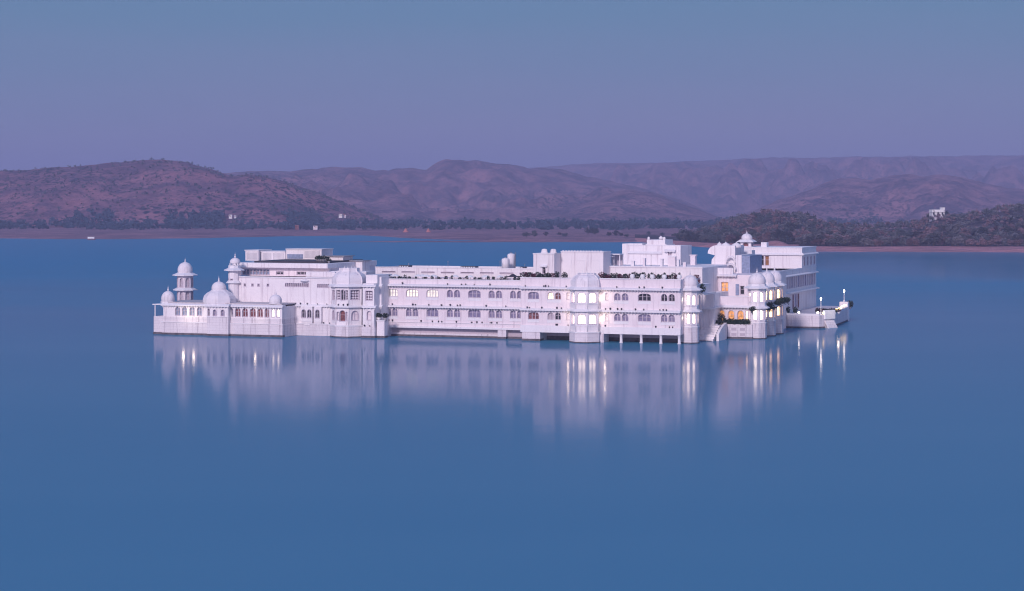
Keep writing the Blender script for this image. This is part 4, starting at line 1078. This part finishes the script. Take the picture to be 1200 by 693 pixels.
# =================================================================== WATER
def link_mesh(name, verts, faces, m, smooth=False):
    me = bpy.data.meshes.new(name); me.from_pydata(verts, [], faces); me.update()
    me.materials.append(m)
    if smooth:
        for p_ in me.polygons: p_.use_smooth = True
    o = bpy.data.objects.new(name, me); COL.objects.link(o); return o
WAT = bpy.data.materials.new('lake_water'); WAT.use_nodes = True
t = WAT.node_tree; t.nodes.clear()
o_ = t.nodes.new('ShaderNodeOutputMaterial'); mx = t.nodes.new('ShaderNodeMixShader')
body = t.nodes.new('ShaderNodeBsdfDiffuse'); gl = t.nodes.new('ShaderNodeBsdfGlossy')
big = tex_noise(t, 1, 3, scl=(.0035, .012, 1))
near_c = mixc(t, maprange(t, big.outputs[0], .35, .65), (.040, .200, .330), (.052, .216, .344))
gl.inputs['Color'].default_value = (1, .90, .97, 1); wc = t.nodes.new('ShaderNodeTexCoord'); ws = t.nodes.new('ShaderNodeSeparateXYZ'); t.links.new(wc.outputs['Object'], ws.inputs[0])
wn = t.nodes.new('ShaderNodeMath'); wn.operation = 'MULTIPLY_ADD'; wn.inputs[1].default_value = 260
t.links.new(big.outputs[0], wn.inputs[0]); t.links.new(ws.outputs['Y'], wn.inputs[2])
sh_ = t.nodes.new('ShaderNodeMath'); sh_.operation = 'MULTIPLY'
t.links.new(maprange(t, ws.outputs['X'], 90, 210), sh_.inputs[0]); t.links.new(maprange(t, ws.outputs['Y'], 700, 950), sh_.inputs[1])
ww_ = t.nodes.new('ShaderNodeMath'); ww_.operation = 'MULTIPLY_ADD'; ww_.inputs[1].default_value = -1400
t.links.new(sh_.outputs[0], ww_.inputs[0]); t.links.new(wn.outputs[0], ww_.inputs[2]); wn = ww_
t.links.new(maprange(t, wn.outputs[0], 620, 900, .090, .24), gl.inputs['Roughness'])      # a breeze roughens the far lake
lw = t.nodes.new('ShaderNodeFresnel'); lw.inputs['IOR'].default_value = 1.33
t.links.new(mixc(t, maprange(t, wn.outputs[0], 620, 1050), near_c, (.018, .205, .365)), body.inputs['Color'])
fm = t.nodes.new('ShaderNodeMath'); fm.operation = 'MULTIPLY'
t.links.new(maprange(t, lw.outputs[0], .15, .85, .14, .37), fm.inputs[0]); t.links.new(maprange(t, wn.outputs[0], 620, 1000, 1, .45), fm.inputs[1])
t.links.new(fm.outputs[0], mx.inputs[0])
rip = tex_noise(t, 1, 3, scl=(.10, .35, 1)); rip2 = tex_noise(t, 1, 2, scl=(.6, 1.6, 1))
ad = t.nodes.new('ShaderNodeMath'); ad.operation = 'MULTIPLY_ADD'; ad.inputs[1].default_value = .25
t.links.new(rip2.outputs[0], ad.inputs[0]); t.links.new(rip.outputs[0], ad.inputs[2])
bp = t.nodes.new('ShaderNodeBump'); bp.inputs['Strength'].default_value = 1; bp.inputs['Distance'].default_value = .014
t.links.new(ad.outputs[0], bp.inputs['Height']); t.links.new(bp.outputs[0], gl.inputs['Normal'])
t.links.new(body.outputs[0], mx.inputs[1]); t.links.new(gl.outputs[0], mx.inputs[2]); t.links.new(mx.outputs[0], o_.inputs[0])
tag(link_mesh('lake_water', [(-5400, -140, 0), (5400, -140, 0), (5400, 9300, 0), (-5400, 9300, 0)], [(0, 1, 2, 3)], WAT), kind='structure')

# =================================================================== LAND
def interp(tab, x):
    if x <= tab[0][0]: return tab[0][1]
    for (a, ya), (b, yb) in zip(tab[:-1], tab[1:]):
        if x <= b:
            k = (x - a) / (b - a); return ya + (yb - ya) * k
    return tab[-1][1]
def sm(k): k = max(0, min(1, k)); return k * k * (3 - 2 * k)
def fbm(x, y, s, o=5): return noise.fractal(Vector((x * s, y * s, 3.1)), 1.0, 2.1, o)

def hill_mat(name, soil, soil2, scrub, dens):
    m, t, p = mat(name)
    c = t.nodes.new('ShaderNodeTexCoord')
    n1 = tex_noise(t, .0045, 7, rough=.62); n2 = tex_noise(t, .02, 7, rough=.68)
    vo = t.nodes.new('ShaderNodeTexVoronoi'); vo.inputs['Scale'].default_value = .15; t.links.new(c.outputs['Object'], vo.inputs['Vector'])
    vo2 = t.nodes.new('ShaderNodeTexVoronoi'); vo2.inputs['Scale'].default_value = .07; t.links.new(c.outputs['Object'], vo2.inputs['Vector'])
    s1 = maprange(t, vo.outputs['Distance'], .28, .42, 1, 0); s2 = maprange(t, vo2.outputs['Distance'], .22, .36, 1, 0)
    mxm = t.nodes.new('ShaderNodeMath'); mxm.operation = 'MAXIMUM'; t.links.new(s1, mxm.inputs[0]); t.links.new(s2, mxm.inputs[1])
    den = maprange(t, n1.outputs[0], .42, .58, dens * .3, dens)
    ml = t.nodes.new('ShaderNodeMath'); ml.operation = 'MULTIPLY'; t.links.new(mxm.outputs[0], ml.inputs[0]); t.links.new(den, ml.inputs[1])
    base = mixc(t, maprange(t, n2.outputs[0], .42, .58), soil, soil2)
    t.links.new(mixc(t, ml.outputs[0], base, scrub), p.inputs['Base Color'])
    p.inputs['Roughness'].default_value = .95; p.inputs['Specular IOR Level'].default_value = .1
    bump(t, p, n2.outputs[0], 1, 9)
    return m
H1 = hill_mat('near_hill_ground', (.32, .145, .175), (.14, .075, .11), (.012, .020, .036), 1.0)
H2 = hill_mat('far_hill_ground', (.35, .175, .20), (.115, .07, .105), (.012, .03, .05), .95)
PLAIN = hill_mat('plain_ground', (.38, .20, .23), (.21, .125, .165), (.04, .06, .07), .55)
BANK = hill_mat('bank_ground', (.55, .25, .27), (.40, .20, .22), (.12, .09, .09), .3)

def hillrange(name, sil, D0, Dr, Db, m, gully=.10, seed=0, step=4, rows=44, zfoot=1.2, lo=-640, hi=1760, rough=1.0):
    cols = []; p = lo
    while p <= hi: cols.append(p); p += step
    verts = []; faces = []
    for c_ in cols:
        y = interp(sil, c_); Hr = CAM_H + (240 - y) / F * Dr
        for r in range(rows + 1):
            k = r / rows * 1.35
            D = D0 + (Dr - D0) * k if k <= 1 else Dr + (Db - Dr) * (k - 1) / .35
            x = (c_ - 600) / F * D
            sh = sm(k) * .55 + min(k, 1) * .45 if k <= 1 else 1 - sm((k - 1) / .35)
            g = fbm(x + seed * 731, D * .35, .0032, 7) * .8 + fbm(x - seed * 97, D, .012, 4) * .35
            mask = (min(1, k / .25) * (1 - .97 * sm((k - .5) / .45))) if k <= 1 else .03
            z = zfoot + max(0, Hr - zfoot) * max(0, sh + gully * g * mask * 1.6) + fbm(x, D, .03, 3) * 1.2 * rough * min(1, max(0, Hr) / 30)
            if Hr <= zfoot + .5: z = -1.0
            if k < .96: z = min(z, CAM_H + (Hr - CAM_H) * D / Dr * (.985 if Hr > CAM_H else 1) - .2)
            verts.append((x, D, max(z, -1.0)))
    n = rows + 1
    for i in range(len(cols) - 1):
        for r in range(rows): faces.append((i * n + r, (i + 1) * n + r, (i + 1) * n + r + 1, i * n + r + 1))
    return tag(link_mesh(name, verts, faces, m, True), kind='structure')

SIL1 = [(-260, 214), (-100, 204), (0, 201), (60, 197), (120, 192), (165, 187.5), (190, 187), (215, 190), (245, 198), (268, 206), (276, 207), (290, 205), (310, 207.5), (335, 214), (355, 220.5), (375, 227), (400, 237), (420, 245), (440, 252), (465, 266), (480, 280), (2000, 280)]
hill1 = hillrange('hill', SIL1, 2200, 2600, 3000, H1, .26, 1, 3, 80, hi=500)
SIL2 = [(-260, 215), (150, 212), (230, 205), (270, 202.5), (300, 200.5), (340, 200.5), (372, 198), (377, 196), (420, 196), (435, 199), (455, 200), (465, 197.5), (480, 197), (500, 199), (510, 193), (522, 187.5), (535, 188), (550, 189.5), (556, 188.5), (575, 192), (600, 194), (620, 197.5), (640, 196.5), (655, 198), (680, 205), (700, 210), (730, 216), (760, 223), (800, 236), (840, 252), (870, 270), (2000, 270)]
hillrange('hill', SIL2, 3000, 4500, 5200, H2, .55, 2, 3, 90, hi=900, rough=3.0)
SIL3 = [(-260, 214), (300, 205), (500, 203), (600, 199), (640, 196), (660, 194), (700, 191.5), (760, 191), (830, 188.5), (870, 186), (900, 184.5), (960, 185.5), (1000, 183.5), (1100, 183.5), (1200, 182), (1460, 183)]
hillrange('hill', SIL3, 4600, 7000, 8600, H2, .50, 3, 4, 70, rough=3.0)
SIL4 = [(600, 290), (840, 290), (870, 252), (900, 240), (930, 229), (950, 222), (965, 215.5), (985, 209.5), (1000, 208.5), (1020, 210.5), (1045, 206), (1060, 204.5), (1080, 207), (1100, 205.5), (1125, 207.5), (1150, 214), (1180, 220), (1200, 222), (1460, 228)]
hillrange('hill', SIL4, 2900, 3700, 4300, H2, .50, 4, 3, 80, lo=840, rough=2.6)
SIL5 = [(560, 290), (640, 256), (670, 242), (700, 232), (720, 225), (740, 222), (760, 226), (790, 236), (820, 246), (850, 258), (870, 290), (2000, 290)]
hillrange('hill', SIL5, 2700, 3350, 3800, H2, .36, 5, 3, 56, lo=600, hi=880)

SHORE = [(-300, 1650), (0, 1640), (60, 1610), (150, 1600), (250, 1660), (330, 1740), (420, 1800), (440, 1760), (480, 1640), (540, 1560), (620, 1500), (700, 1480), (800, 1490), (900, 1560), (1000, 1650), (1500, 1700)]
def shore(c_): return interp(SHORE, c_) + 18 * fbm(c_, 0, .02, 4)
verts = []; faces = []
offs = [-14, -4, 3, 14, 30, 60, 100, 160, 230, 320, 430, 560, 760, 1100, 1700, 2700, 4200, 7300]
cols = list(range(-700, 1801, 5))
for c_ in cols:
    s_ = shore(c_)
    for o__ in offs:
        D = s_ + o__; x = (c_ - 600) / F * D
        z = -1.0 if o__ <= -10 else (-.25 if o__ < 0 else .25 if o__ < 10 else .9 + .5 * fbm(x, D, .01, 3) + min(1.2, o__ * .006))
        verts.append((x, min(D, 9200), z))
n = len(offs)
for i in range(len(cols) - 1):
    for r in range(n - 1): faces.append((i * n + r, (i + 1) * n + r, (i + 1) * n + r + 1, i * n + r + 1))
tag(link_mesh('ground', verts, faces, PLAIN, True), kind='structure')
# a low muddy spit in front of the central shore
verts = []; faces = []
cols = list(range(380, 900, 4))
for c_ in cols:
    e = sm((c_ - 380) / 120) * sm((900 - c_) / 80)
    D0 = 1480 - 30 * e + 14 * fbm(c_, 9, .025, 4)
    for k, z in ((0, -.6), (.25, .12), (.5, .3), (.75, .12), (1, -.6)):
        D = D0 + k * (20 + 70 * e); verts.append(((c_ - 600) / F * D, D, z * e if z > 0 else z))
for i in range(len(cols) - 1):
    for r in range(4): faces.append((i * 5 + r, (i + 1) * 5 + r, (i + 1) * 5 + r + 1, i * 5 + r + 1))
tag(link_mesh('mud_spit_ground', verts, faces, PLAIN, True), kind='structure')

# headland on the right
PSH = [(740, 1500), (780, 1390), (800, 1345), (830, 1290), (870, 1230), (900, 1205), (960, 1180), (1080, 1168), (1200, 1158), (1460, 1140)]
PSIL = [(740, 300), (790, 289), (800, 285), (820, 275), (850, 265), (880, 256), (900, 253.5), (940, 256), (960, 264), (990, 270), (1030, 269), (1080, 267), (1100, 262), (1120, 261), (1150, 254), (1170, 249), (1200, 246), (1300, 243), (1460, 240)]
def headland_z(c_, D):
    s_ = interp(PSH, c_) + 6 * fbm(c_, 4, .03, 3); o__ = D - s_
    x = (c_ - 600) / F * D
    Dr = s_ + 240; Hr = max(1.5, CAM_H + (240 - interp(PSIL, c_)) / F * Dr)
    if o__ < 0: z = o__ * .08
    elif o__ < 45: z = .3 + 2.0 * sm(o__ / 45)
    elif o__ < 240: z = 2.3 + max(0, Hr - 2.3) * sm((o__ - 45) / 195)
    else: z = max(1.0, Hr * (1 - .9 * sm((o__ - 240) / 260)))
    mound = 4.2 * math.exp(-((c_ - 908) / 17) ** 2 - ((o__ - 22) / 16) ** 2)
    mound += 6.2 * math.exp(-((c_ - 1101) / 20) ** 2 - ((o__ - 200) / 55) ** 2)
    return max(-1.2, z + .5 * fbm(x, D, .02, 3) * min(1, max(0, o__ / 20)) + mound), o__
verts = []; faces = []
cols = list(range(744, 1641, 4)); offs = [-12, -2, 4, 10, 16, 22, 28, 36, 45, 60, 80, 100, 125, 150, 175, 200, 225, 250, 280, 320, 370, 430, 500, 620]
for c_ in cols:
    s_ = interp(PSH, c_)
    for o__ in offs:
        D = s_ + o__; z, _ = headland_z(c_, D); verts.append(((c_ - 600) / F * D, D, z if o__ < 600 else -1))
n = len(offs)
for i in range(len(cols) - 1):
    for r in range(n - 1): faces.append((i * n + r, (i + 1) * n + r, (i + 1) * n + r + 1, i * n + r + 1))
hg = tag(link_mesh('headland_ground', verts, faces, BANK, True), kind='structure')
hg.data.materials.append(hill_mat('wood_floor', (.10, .075, .085), (.06, .052, .06), (.03, .03, .035), .8))
for i_, p_ in enumerate(hg.data.polygons):
    if offs[i_ % (n - 1)] >= 45 and not (880 < cols[i_ // (n - 1)] < 936 and offs[i_ % (n - 1)] < 60): p_.material_index = 1

# =================================================================== TREES
def leafmat(name, a, b):
    m, t, p = mat(name)
    n1 = tex_noise(t, .9, 3)
    oi = t.nodes.new('ShaderNodeObjectInfo')
    hsv = t.nodes.new('ShaderNodeHueSaturation')
    t.links.new(mixc(t, maprange(t, n1.outputs[0], .3, .7), a, b), hsv.inputs['Color'])
    t.links.new(maprange(t, oi.outputs['Random'], 0, 1, .7, 1.35), hsv.inputs['Value'])
    t.links.new(hsv.outputs[0], p.inputs['Base Color']); p.inputs['Roughness'].default_value = .8
    return m
TL = [leafmat('green_grey_foliage', (.070, .072, .078), (.125, .115, .125)), leafmat('brown_foliage', (.12, .075, .085), (.21, .125, .14)), leafmat('dark_foliage', (.034, .044, .048), (.066, .072, .074))]
BARK = plain('bark', (.09, .065, .06), .9)
def crown_geo(m, c, R, hgt, clumps, per, leaf, rs):
    for _ in range(clumps):
        a = rs.uniform(0, 2 * pi); q = sqrt(rs.random()); zz = rs.uniform(-.45, 1)
        k = sqrt(max(.05, 1 - zz * zz * .8))
        cc = (c[0] + R * .72 * q * k * cos(a), c[1] + R * .72 * q * k * sin(a), c[2] + hgt * .42 * zz)
        rr = R * rs.uniform(.25, .42)
        m.leaves(cc, (rr, rr, rr * .8), per, leaf, rs)
protos = []
for kind in range(3):
    for var in range(2):
        rs = random.Random(100 + kind * 10 + var)
        m = M(); R = (3.4, 3.1, 3.8)[kind] * (1 + .12 * var); hh = (4.6, 4.2, 5.2)[kind]
        crown_geo(m, (0, 0, hh * .58), R, hh, 13, 24, .55, rs)
        me = bpy.data.meshes.new('crown'); m.b.to_mesh(me); m.b.free(); me.materials.append(TL[kind])
        m = M(); m.lathe(0, 0, [(.26, -.8), (.2, 1.0), (.13, hh * .5)], 7)
        for q in range(4):
            a = q * 1.6 + var; m.tube((0, 0, 1.0 + .2 * q), (1.5 * cos(a), 1.5 * sin(a), hh * .6), .07, 5)
        mt_ = bpy.data.meshes.new('trunk'); m.b.to_mesh(mt_); m.b.free(); mt_.materials.append(BARK)
        protos.append((me, mt_, kind))
tree_labels = ['grey-green scrub tree in the wood on the right headland', 'brownish dry scrub tree in the wood on the right headland', 'darkest green scrub tree in the wood on the right headland']
def place_tree(x, y, z, s, rs, proto, label, group):
    cm, tm, kind = proto
    r = bpy.data.objects.new('scrub_tree', None); COL.objects.link(r); r.location = (x, y, z)
    r.rotation_euler = (0, 0, rs.uniform(0, 6.28)); r.scale = (s * rs.uniform(.9, 1.25), s * rs.uniform(.9, 1.25), s * rs.uniform(.85, 1.15))
    tag(r, label, 'tree', group)
    a = bpy.data.objects.new('crown', cm); COL.objects.link(a); a.parent = r
    b = bpy.data.objects.new('trunk', tm); COL.objects.link(b); b.parent = r
rs = random.Random(55)
cnt = 0; spots = []
for row_, (o0, step) in enumerate(((50, 6.2), (66, 6.6), (84, 7.0), (104, 7.6), (126, 8.4))):
    c_ = 796 + rs.uniform(0, 5)
    while c_ < 1215:
        if not (row_ == 0 and 885 < c_ < 932): spots.append((c_, o0 + rs.uniform(-7, 8)))
        c_ += step * rs.uniform(.75, 1.35)
spots = spots[:296]
for c_, o__ in spots:
    D = interp(PSH, c_) + o__; z, _ = headland_z(c_, D)
    kind = 2 if c_ < 850 and rs.random() < .6 else rs.choice((0, 0, 1, 1, 2))
    pr_ = rs.choice([q for q in protos if q[2] == kind])
    place_tree((c_ - 600) / F * D, D, z - .3, rs.uniform(.72, 1.25), rs, pr_, tree_labels[kind], ('grey-green', 'brownish', 'dark green')[kind] + ' scrub trees on the headland')
# the rest of the headland wood, one mass
def mass(name, pts, m_, R=(2.6, 4.2), leaf=.8, clumps=5, per=12, seed=1):
    rs = random.Random(seed); m = M()
    for x, y, z in pts:
        r = rs.uniform(*R); crown_geo(m, (x, y, z + r * .75), r, r * 1.5, clumps, per, leaf, rs)
    o = m.build(name, m_, normals=False); tag(o, kind='stuff'); return o
for mi in range(3):
    pts = []
    for _ in range(330):
        c_ = rs.uniform(800, 1380); o__ = rs.uniform(85, 290)
        D = interp(PSH, c_) + o__; z, _ = headland_z(c_, D); pts.append(((c_ - 600) / F * D, D, z - .5))
    if mi == 0:
        for _ in range(60):
            c_ = rs.uniform(1215, 1500); o__ = rs.uniform(48, 130); D = interp(PSH, c_) + o__; z, _ = headland_z(c_, D); pts.append(((c_ - 600) / F * D, D, z - .5))
    mass('headland_woodland', pts, TL[mi], seed=60 + mi)
# belt of trees along the foot of the hills
pts = []
for _ in range(900):
    c_ = rs.uniform(330, 860); D = rs.uniform(2000, 2420)
    if fbm(c_, D * .4, .016, 3) < .02 + .1 * (c_ < 460): continue
    pts.append(((c_ - 600) / F * D, D, 1.2))
for _ in range(190):
    c_ = rs.uniform(120, 470); D = rs.uniform(2010, 2170); pts.append(((c_ - 600) / F * D, D, 1.2))
for _ in range(60):
    c_ = rs.uniform(-60, 130); D = rs.uniform(2060, 2180); pts.append(((c_ - 600) / F * D, D, 1.2))
for _ in range(90):
    c_ = rs.uniform(850, 1250); D = rs.uniform(2300, 2700); pts.append(((c_ - 600) / F * D, D, 1.2))
bpy.context.view_layer.update()
for v_ in hill1.data.vertices:
    c_ = 600 + v_.co.x / v_.co.y * F
    if 1.5 < v_.co.z < 15 and v_.co.y < 2420 and 40 < c_ < 420 and fbm(c_, v_.co.y * .5, .013, 3) > .06 and rs.random() < .35: pts.append((v_.co.x, v_.co.y, v_.co.z - .4))
HAZE_LEAF = leafmat('haze_blue_foliage', (.022, .055, .090), (.040, .085, .135))  # blue of the distant haze put into the leaf colour
mass('far_shore_woodland', pts, HAZE_LEAF, (2.6, 7.4), 1.3, 5, 15, 77)
# scrub dotted over the near hill
bpy.context.view_layer.update()
hv = [v.co.copy() for v in hill1.data.vertices]
m = M(); rs = random.Random(88)
for _ in range(5200):
    v_ = hv[rs.randrange(len(hv))]
    if v_.z < 3: continue
    x, y = v_.x + rs.uniform(-2, 2), v_.y + rs.uniform(-3, 3)
    r = rs.uniform(.8, 2.3)
    m.leaves((x, y, v_.z + r * .3), (r, r, r * .8), 6, r * .7, rs)
tag(m.build('hillside_scrub', TL[2], normals=False), kind='stuff')
# shrubs on the central shore
place = [(617, 1590, .9), (626, 1600, 1.0), (640, 1640, .8), (663, 1620, .9), (689, 1700, 1.3), (697, 1700, 1.2), (713, 1640, .8), (722, 1640, .9), (727, 1645, .8), (735, 1600, .8), (791, 1600, .8), (776, 1660, .7), (760, 1680, .7), (655, 1700, .7)]
for c_, D, s_ in place:
    place_tree((c_ - 600) / F * D, D, 1.0, s_ * .85, rs, protos[4 + (c_ % 2)], 'lone dark bush on the bare pinkish shore across the lake', 'lone bushes on the far shore')

# =================================================================== FAR BUILDINGS, MOUNDS, BOAT
def wthing(name, label, cat, x, y, z, group=None, rz=0):
    o = bpy.data.objects.new(name, None); COL.objects.link(o); o.location = (x, y, z); o.rotation_euler = (0, 0, rz)
    tag(o, label, cat, group); ORI[o.name] = Vector((0, 0, 0)); return o
# white hilltop house on the headland
c_, o__ = 1100, 190
D = interp(PSH, c_) + o__; z, _ = headland_z(c_, D)
zt = CAM_H - (253 - 240) / F * D
hs = wthing('hilltop_house', 'white flat-roofed house with raised corner and dark openings on the wooded headland', 'house', (c_ - 600) / F * D, D, zt, rz=radians(8))
w = M(); w.box(-4.4, 4.0, 0, 6, 0, 3.9); w.box(1.9, 4.3, -.1, 3, 3.9, 5.3); w.box(-4.9, -1.8, -1.6, 0, -4.0, -2.0); w.build('wall', CLOTH, hs)
m = M(); m.box(-4.8, 4.4, -.6, 6.3, 2.5, 2.75); m.box(-4.5, 4.1, -.15, 6.1, 3.9, 4.1); m.box(1.7, 4.5, -.25, 3.1, 5.3, 5.5); m.build('roof', CLOTH, hs)
for x in (-3.4, -.3, 2.6): m = M(); m.box(x - .6, x + .6, -.08, .1, .6, 2.2); m.build('window', DARKGLASS, hs)
m = M(); m.box(-.4, .9, -1.02, -.8, -4.4, -2.2); m.build('door', REDCURT, hs)
m = M(); m.box(-4.3, 3.9, -.5, 5.9, -5, -.05); m.build('base_terrace', RECESS, hs)
def hut(px, py, D, w_, h_, name, label, wm, rm, gable=False):
    x = (px - 600) / F * D; z_ = CAM_H - (py - 240) / F * D; w_ *= .78; h_ *= .78
    o = wthing(name, label, 'house', x, D, z_, 'small far houses')
    m = M(); m.box(-w_ / 2, w_ / 2, 0, w_ * .6, -2.0, h_); m.build('wall', wm, o)
    m = M()
    if gable: m.prism([(-w_ * .55, -.3), (w_ * .55, -.3), (w_ * .55, w_ * .65), (-w_ * .55, w_ * .65)], h_, h_ + w_ * .28, top=[(-w_ * .5, w_ * .2), (w_ * .5, w_ * .2), (w_ * .5, w_ * .22), (-w_ * .5, w_ * .22)])
    else: m.box(-w_ * .54, w_ * .54, -.3, w_ * .64, h_, h_ + .35)
    m.build('roof', rm, o)
    m = M(); m.box(-w_ * .3, -w_ * .12, -.06, .1, h_ * .3, h_ * .75); m.build('window', DARKGLASS, o)
    m = M(); m.box(w_ * .05, w_ * .22, -.06, .1, 0, h_ * .75); m.build('door', WOOD, o)
TILE = plain('tile_roof', (.22, .09, .08), .8)
hut(399, 253.5, 2240, 5, 3.0, 'far_house', 'small bright white house with a dark tiled extension low on the near hill spur', CLOTH, TILE, False)
hut(403.5, 253.5, 2245, 4, 2.0, 'far_shed', 'low brownish shed joined to the bright white house on the hill spur', PINKISH, TILE, True)
hut(270, 254.5, 2240, 4.5, 3.2, 'far_house', 'small white house among dark trees at the foot of the near hill', CLOTH, METAL, False)
hut(275.5, 254.5, 2250, 3, 2.2, 'far_shed', 'tiny white shed right of the small house at the foot of the near hill', CLOTH, METAL, True)
hut(369.5, 267, 1960, 5.2, 2.2, 'shore_house', 'low grey-white shore hut, left of the two cone-shaped mounds', PINKISH, METAL, False)
hut(348, 267, 1965, 4.5, 2.0, 'shore_house', 'low reddish shore hut with a pitched roof, left of the grey-white hut', REDCURT, TILE, True)
CONE = plain('red_earth', (.46, .17, .15), .9, .2, .8)
for px, s_, lb in ((475.5, 1.0, 'reddish cone-shaped mound on the far shore, the left and taller of the two'), (502, .9, 'reddish cone-shaped mound on the far shore, the right and lower of the two')):
    D = 1850; x = (px - 600) / F * D
    m = M(); rs2 = random.Random(int(px))
    m.lathe(0, 0, [(3.2 * s_, -1), (2.9 * s_, .2), (2.2 * s_, 1.5), (1.2 * s_, 3.0), (.55 * s_, 4.1), (.15, 4.5 * s_)], 12)
    for v_ in m.b.verts: v_.co += Vector((rs2.uniform(-.2, .2), rs2.uniform(-.2, .2), rs2.uniform(-.15, .15)))
    o = m.build('earth_mound', CONE); o.location = (x, D, 1.4); tag(o, lb, 'mound', 'cone-shaped mounds on the far shore')
# pale scar of bare rock on the foothill is left to the ground; boat
D = CAM_H * F / (281 - 240) - 15; x = (107 - 600) / F * D
bt = wthing('lake_boat', 'small covered boat with a white canopy and dark red hull near the left shore', 'boat', x, D, 0)
sec = [(-2.9, .15, .75), (-2.2, .7, .55), (-1, .95, .45), (1, .95, .45), (2.3, .7, .55), (3.1, .12, .85)]
m = M(); rings = []
for X, hw, zt_ in sec: rings.append([m.b.verts.new(q) for q in ((X, -hw, zt_), (X, -hw * .75, -.25), (X, 0, -.4), (X, hw * .75, -.25), (X, hw, zt_))])
for a, b in zip(rings[:-1], rings[1:]):
    for i in range(4): m.b.faces.new((a[i], b[i], b[i + 1], a[i + 1]))
    m.b.faces.new((a[4], b[4], b[0], a[0]))
m.b.faces.new(rings[0]); m.b.faces.new(rings[-1][::-1]); m.build('hull', REDCURT, bt)
m = M(); m.box(-2.8, 2.6, -1.05, 1.05, 2.15, 2.35); m.box(-2.7, 2.5, -1.02, -.96, 1.0, 2.15); m.build('canopy', CLOTH, bt, bevel=.06)
for a in (-2.1, 2.0):
    for b in (-.85, .85): M().tube((a, b, .4), (a, b, 2.15), .05).build('post', METAL, bt)

# =================================================================== HAZE
hz = M(); hz.box(-5500, 5500, -160, 9500, -2.2, 225); ho = hz.build('haze', bpy.data.materials.new('evening_haze'))
hm = ho.data.materials[0]; hm.use_nodes = True; t = hm.node_tree; t.nodes.clear()
o_ = t.nodes.new('ShaderNodeOutputMaterial'); pv = t.nodes.new('ShaderNodeVolumePrincipled')
pv.inputs['Color'].default_value = (.60, .64, 1.0, 1); pv.inputs['Density'].default_value = .00021; pv.inputs['Anisotropy'].default_value = .0
t.links.new(pv.outputs[0], o_.inputs['Volume'])
tag(ho, kind='stuff')
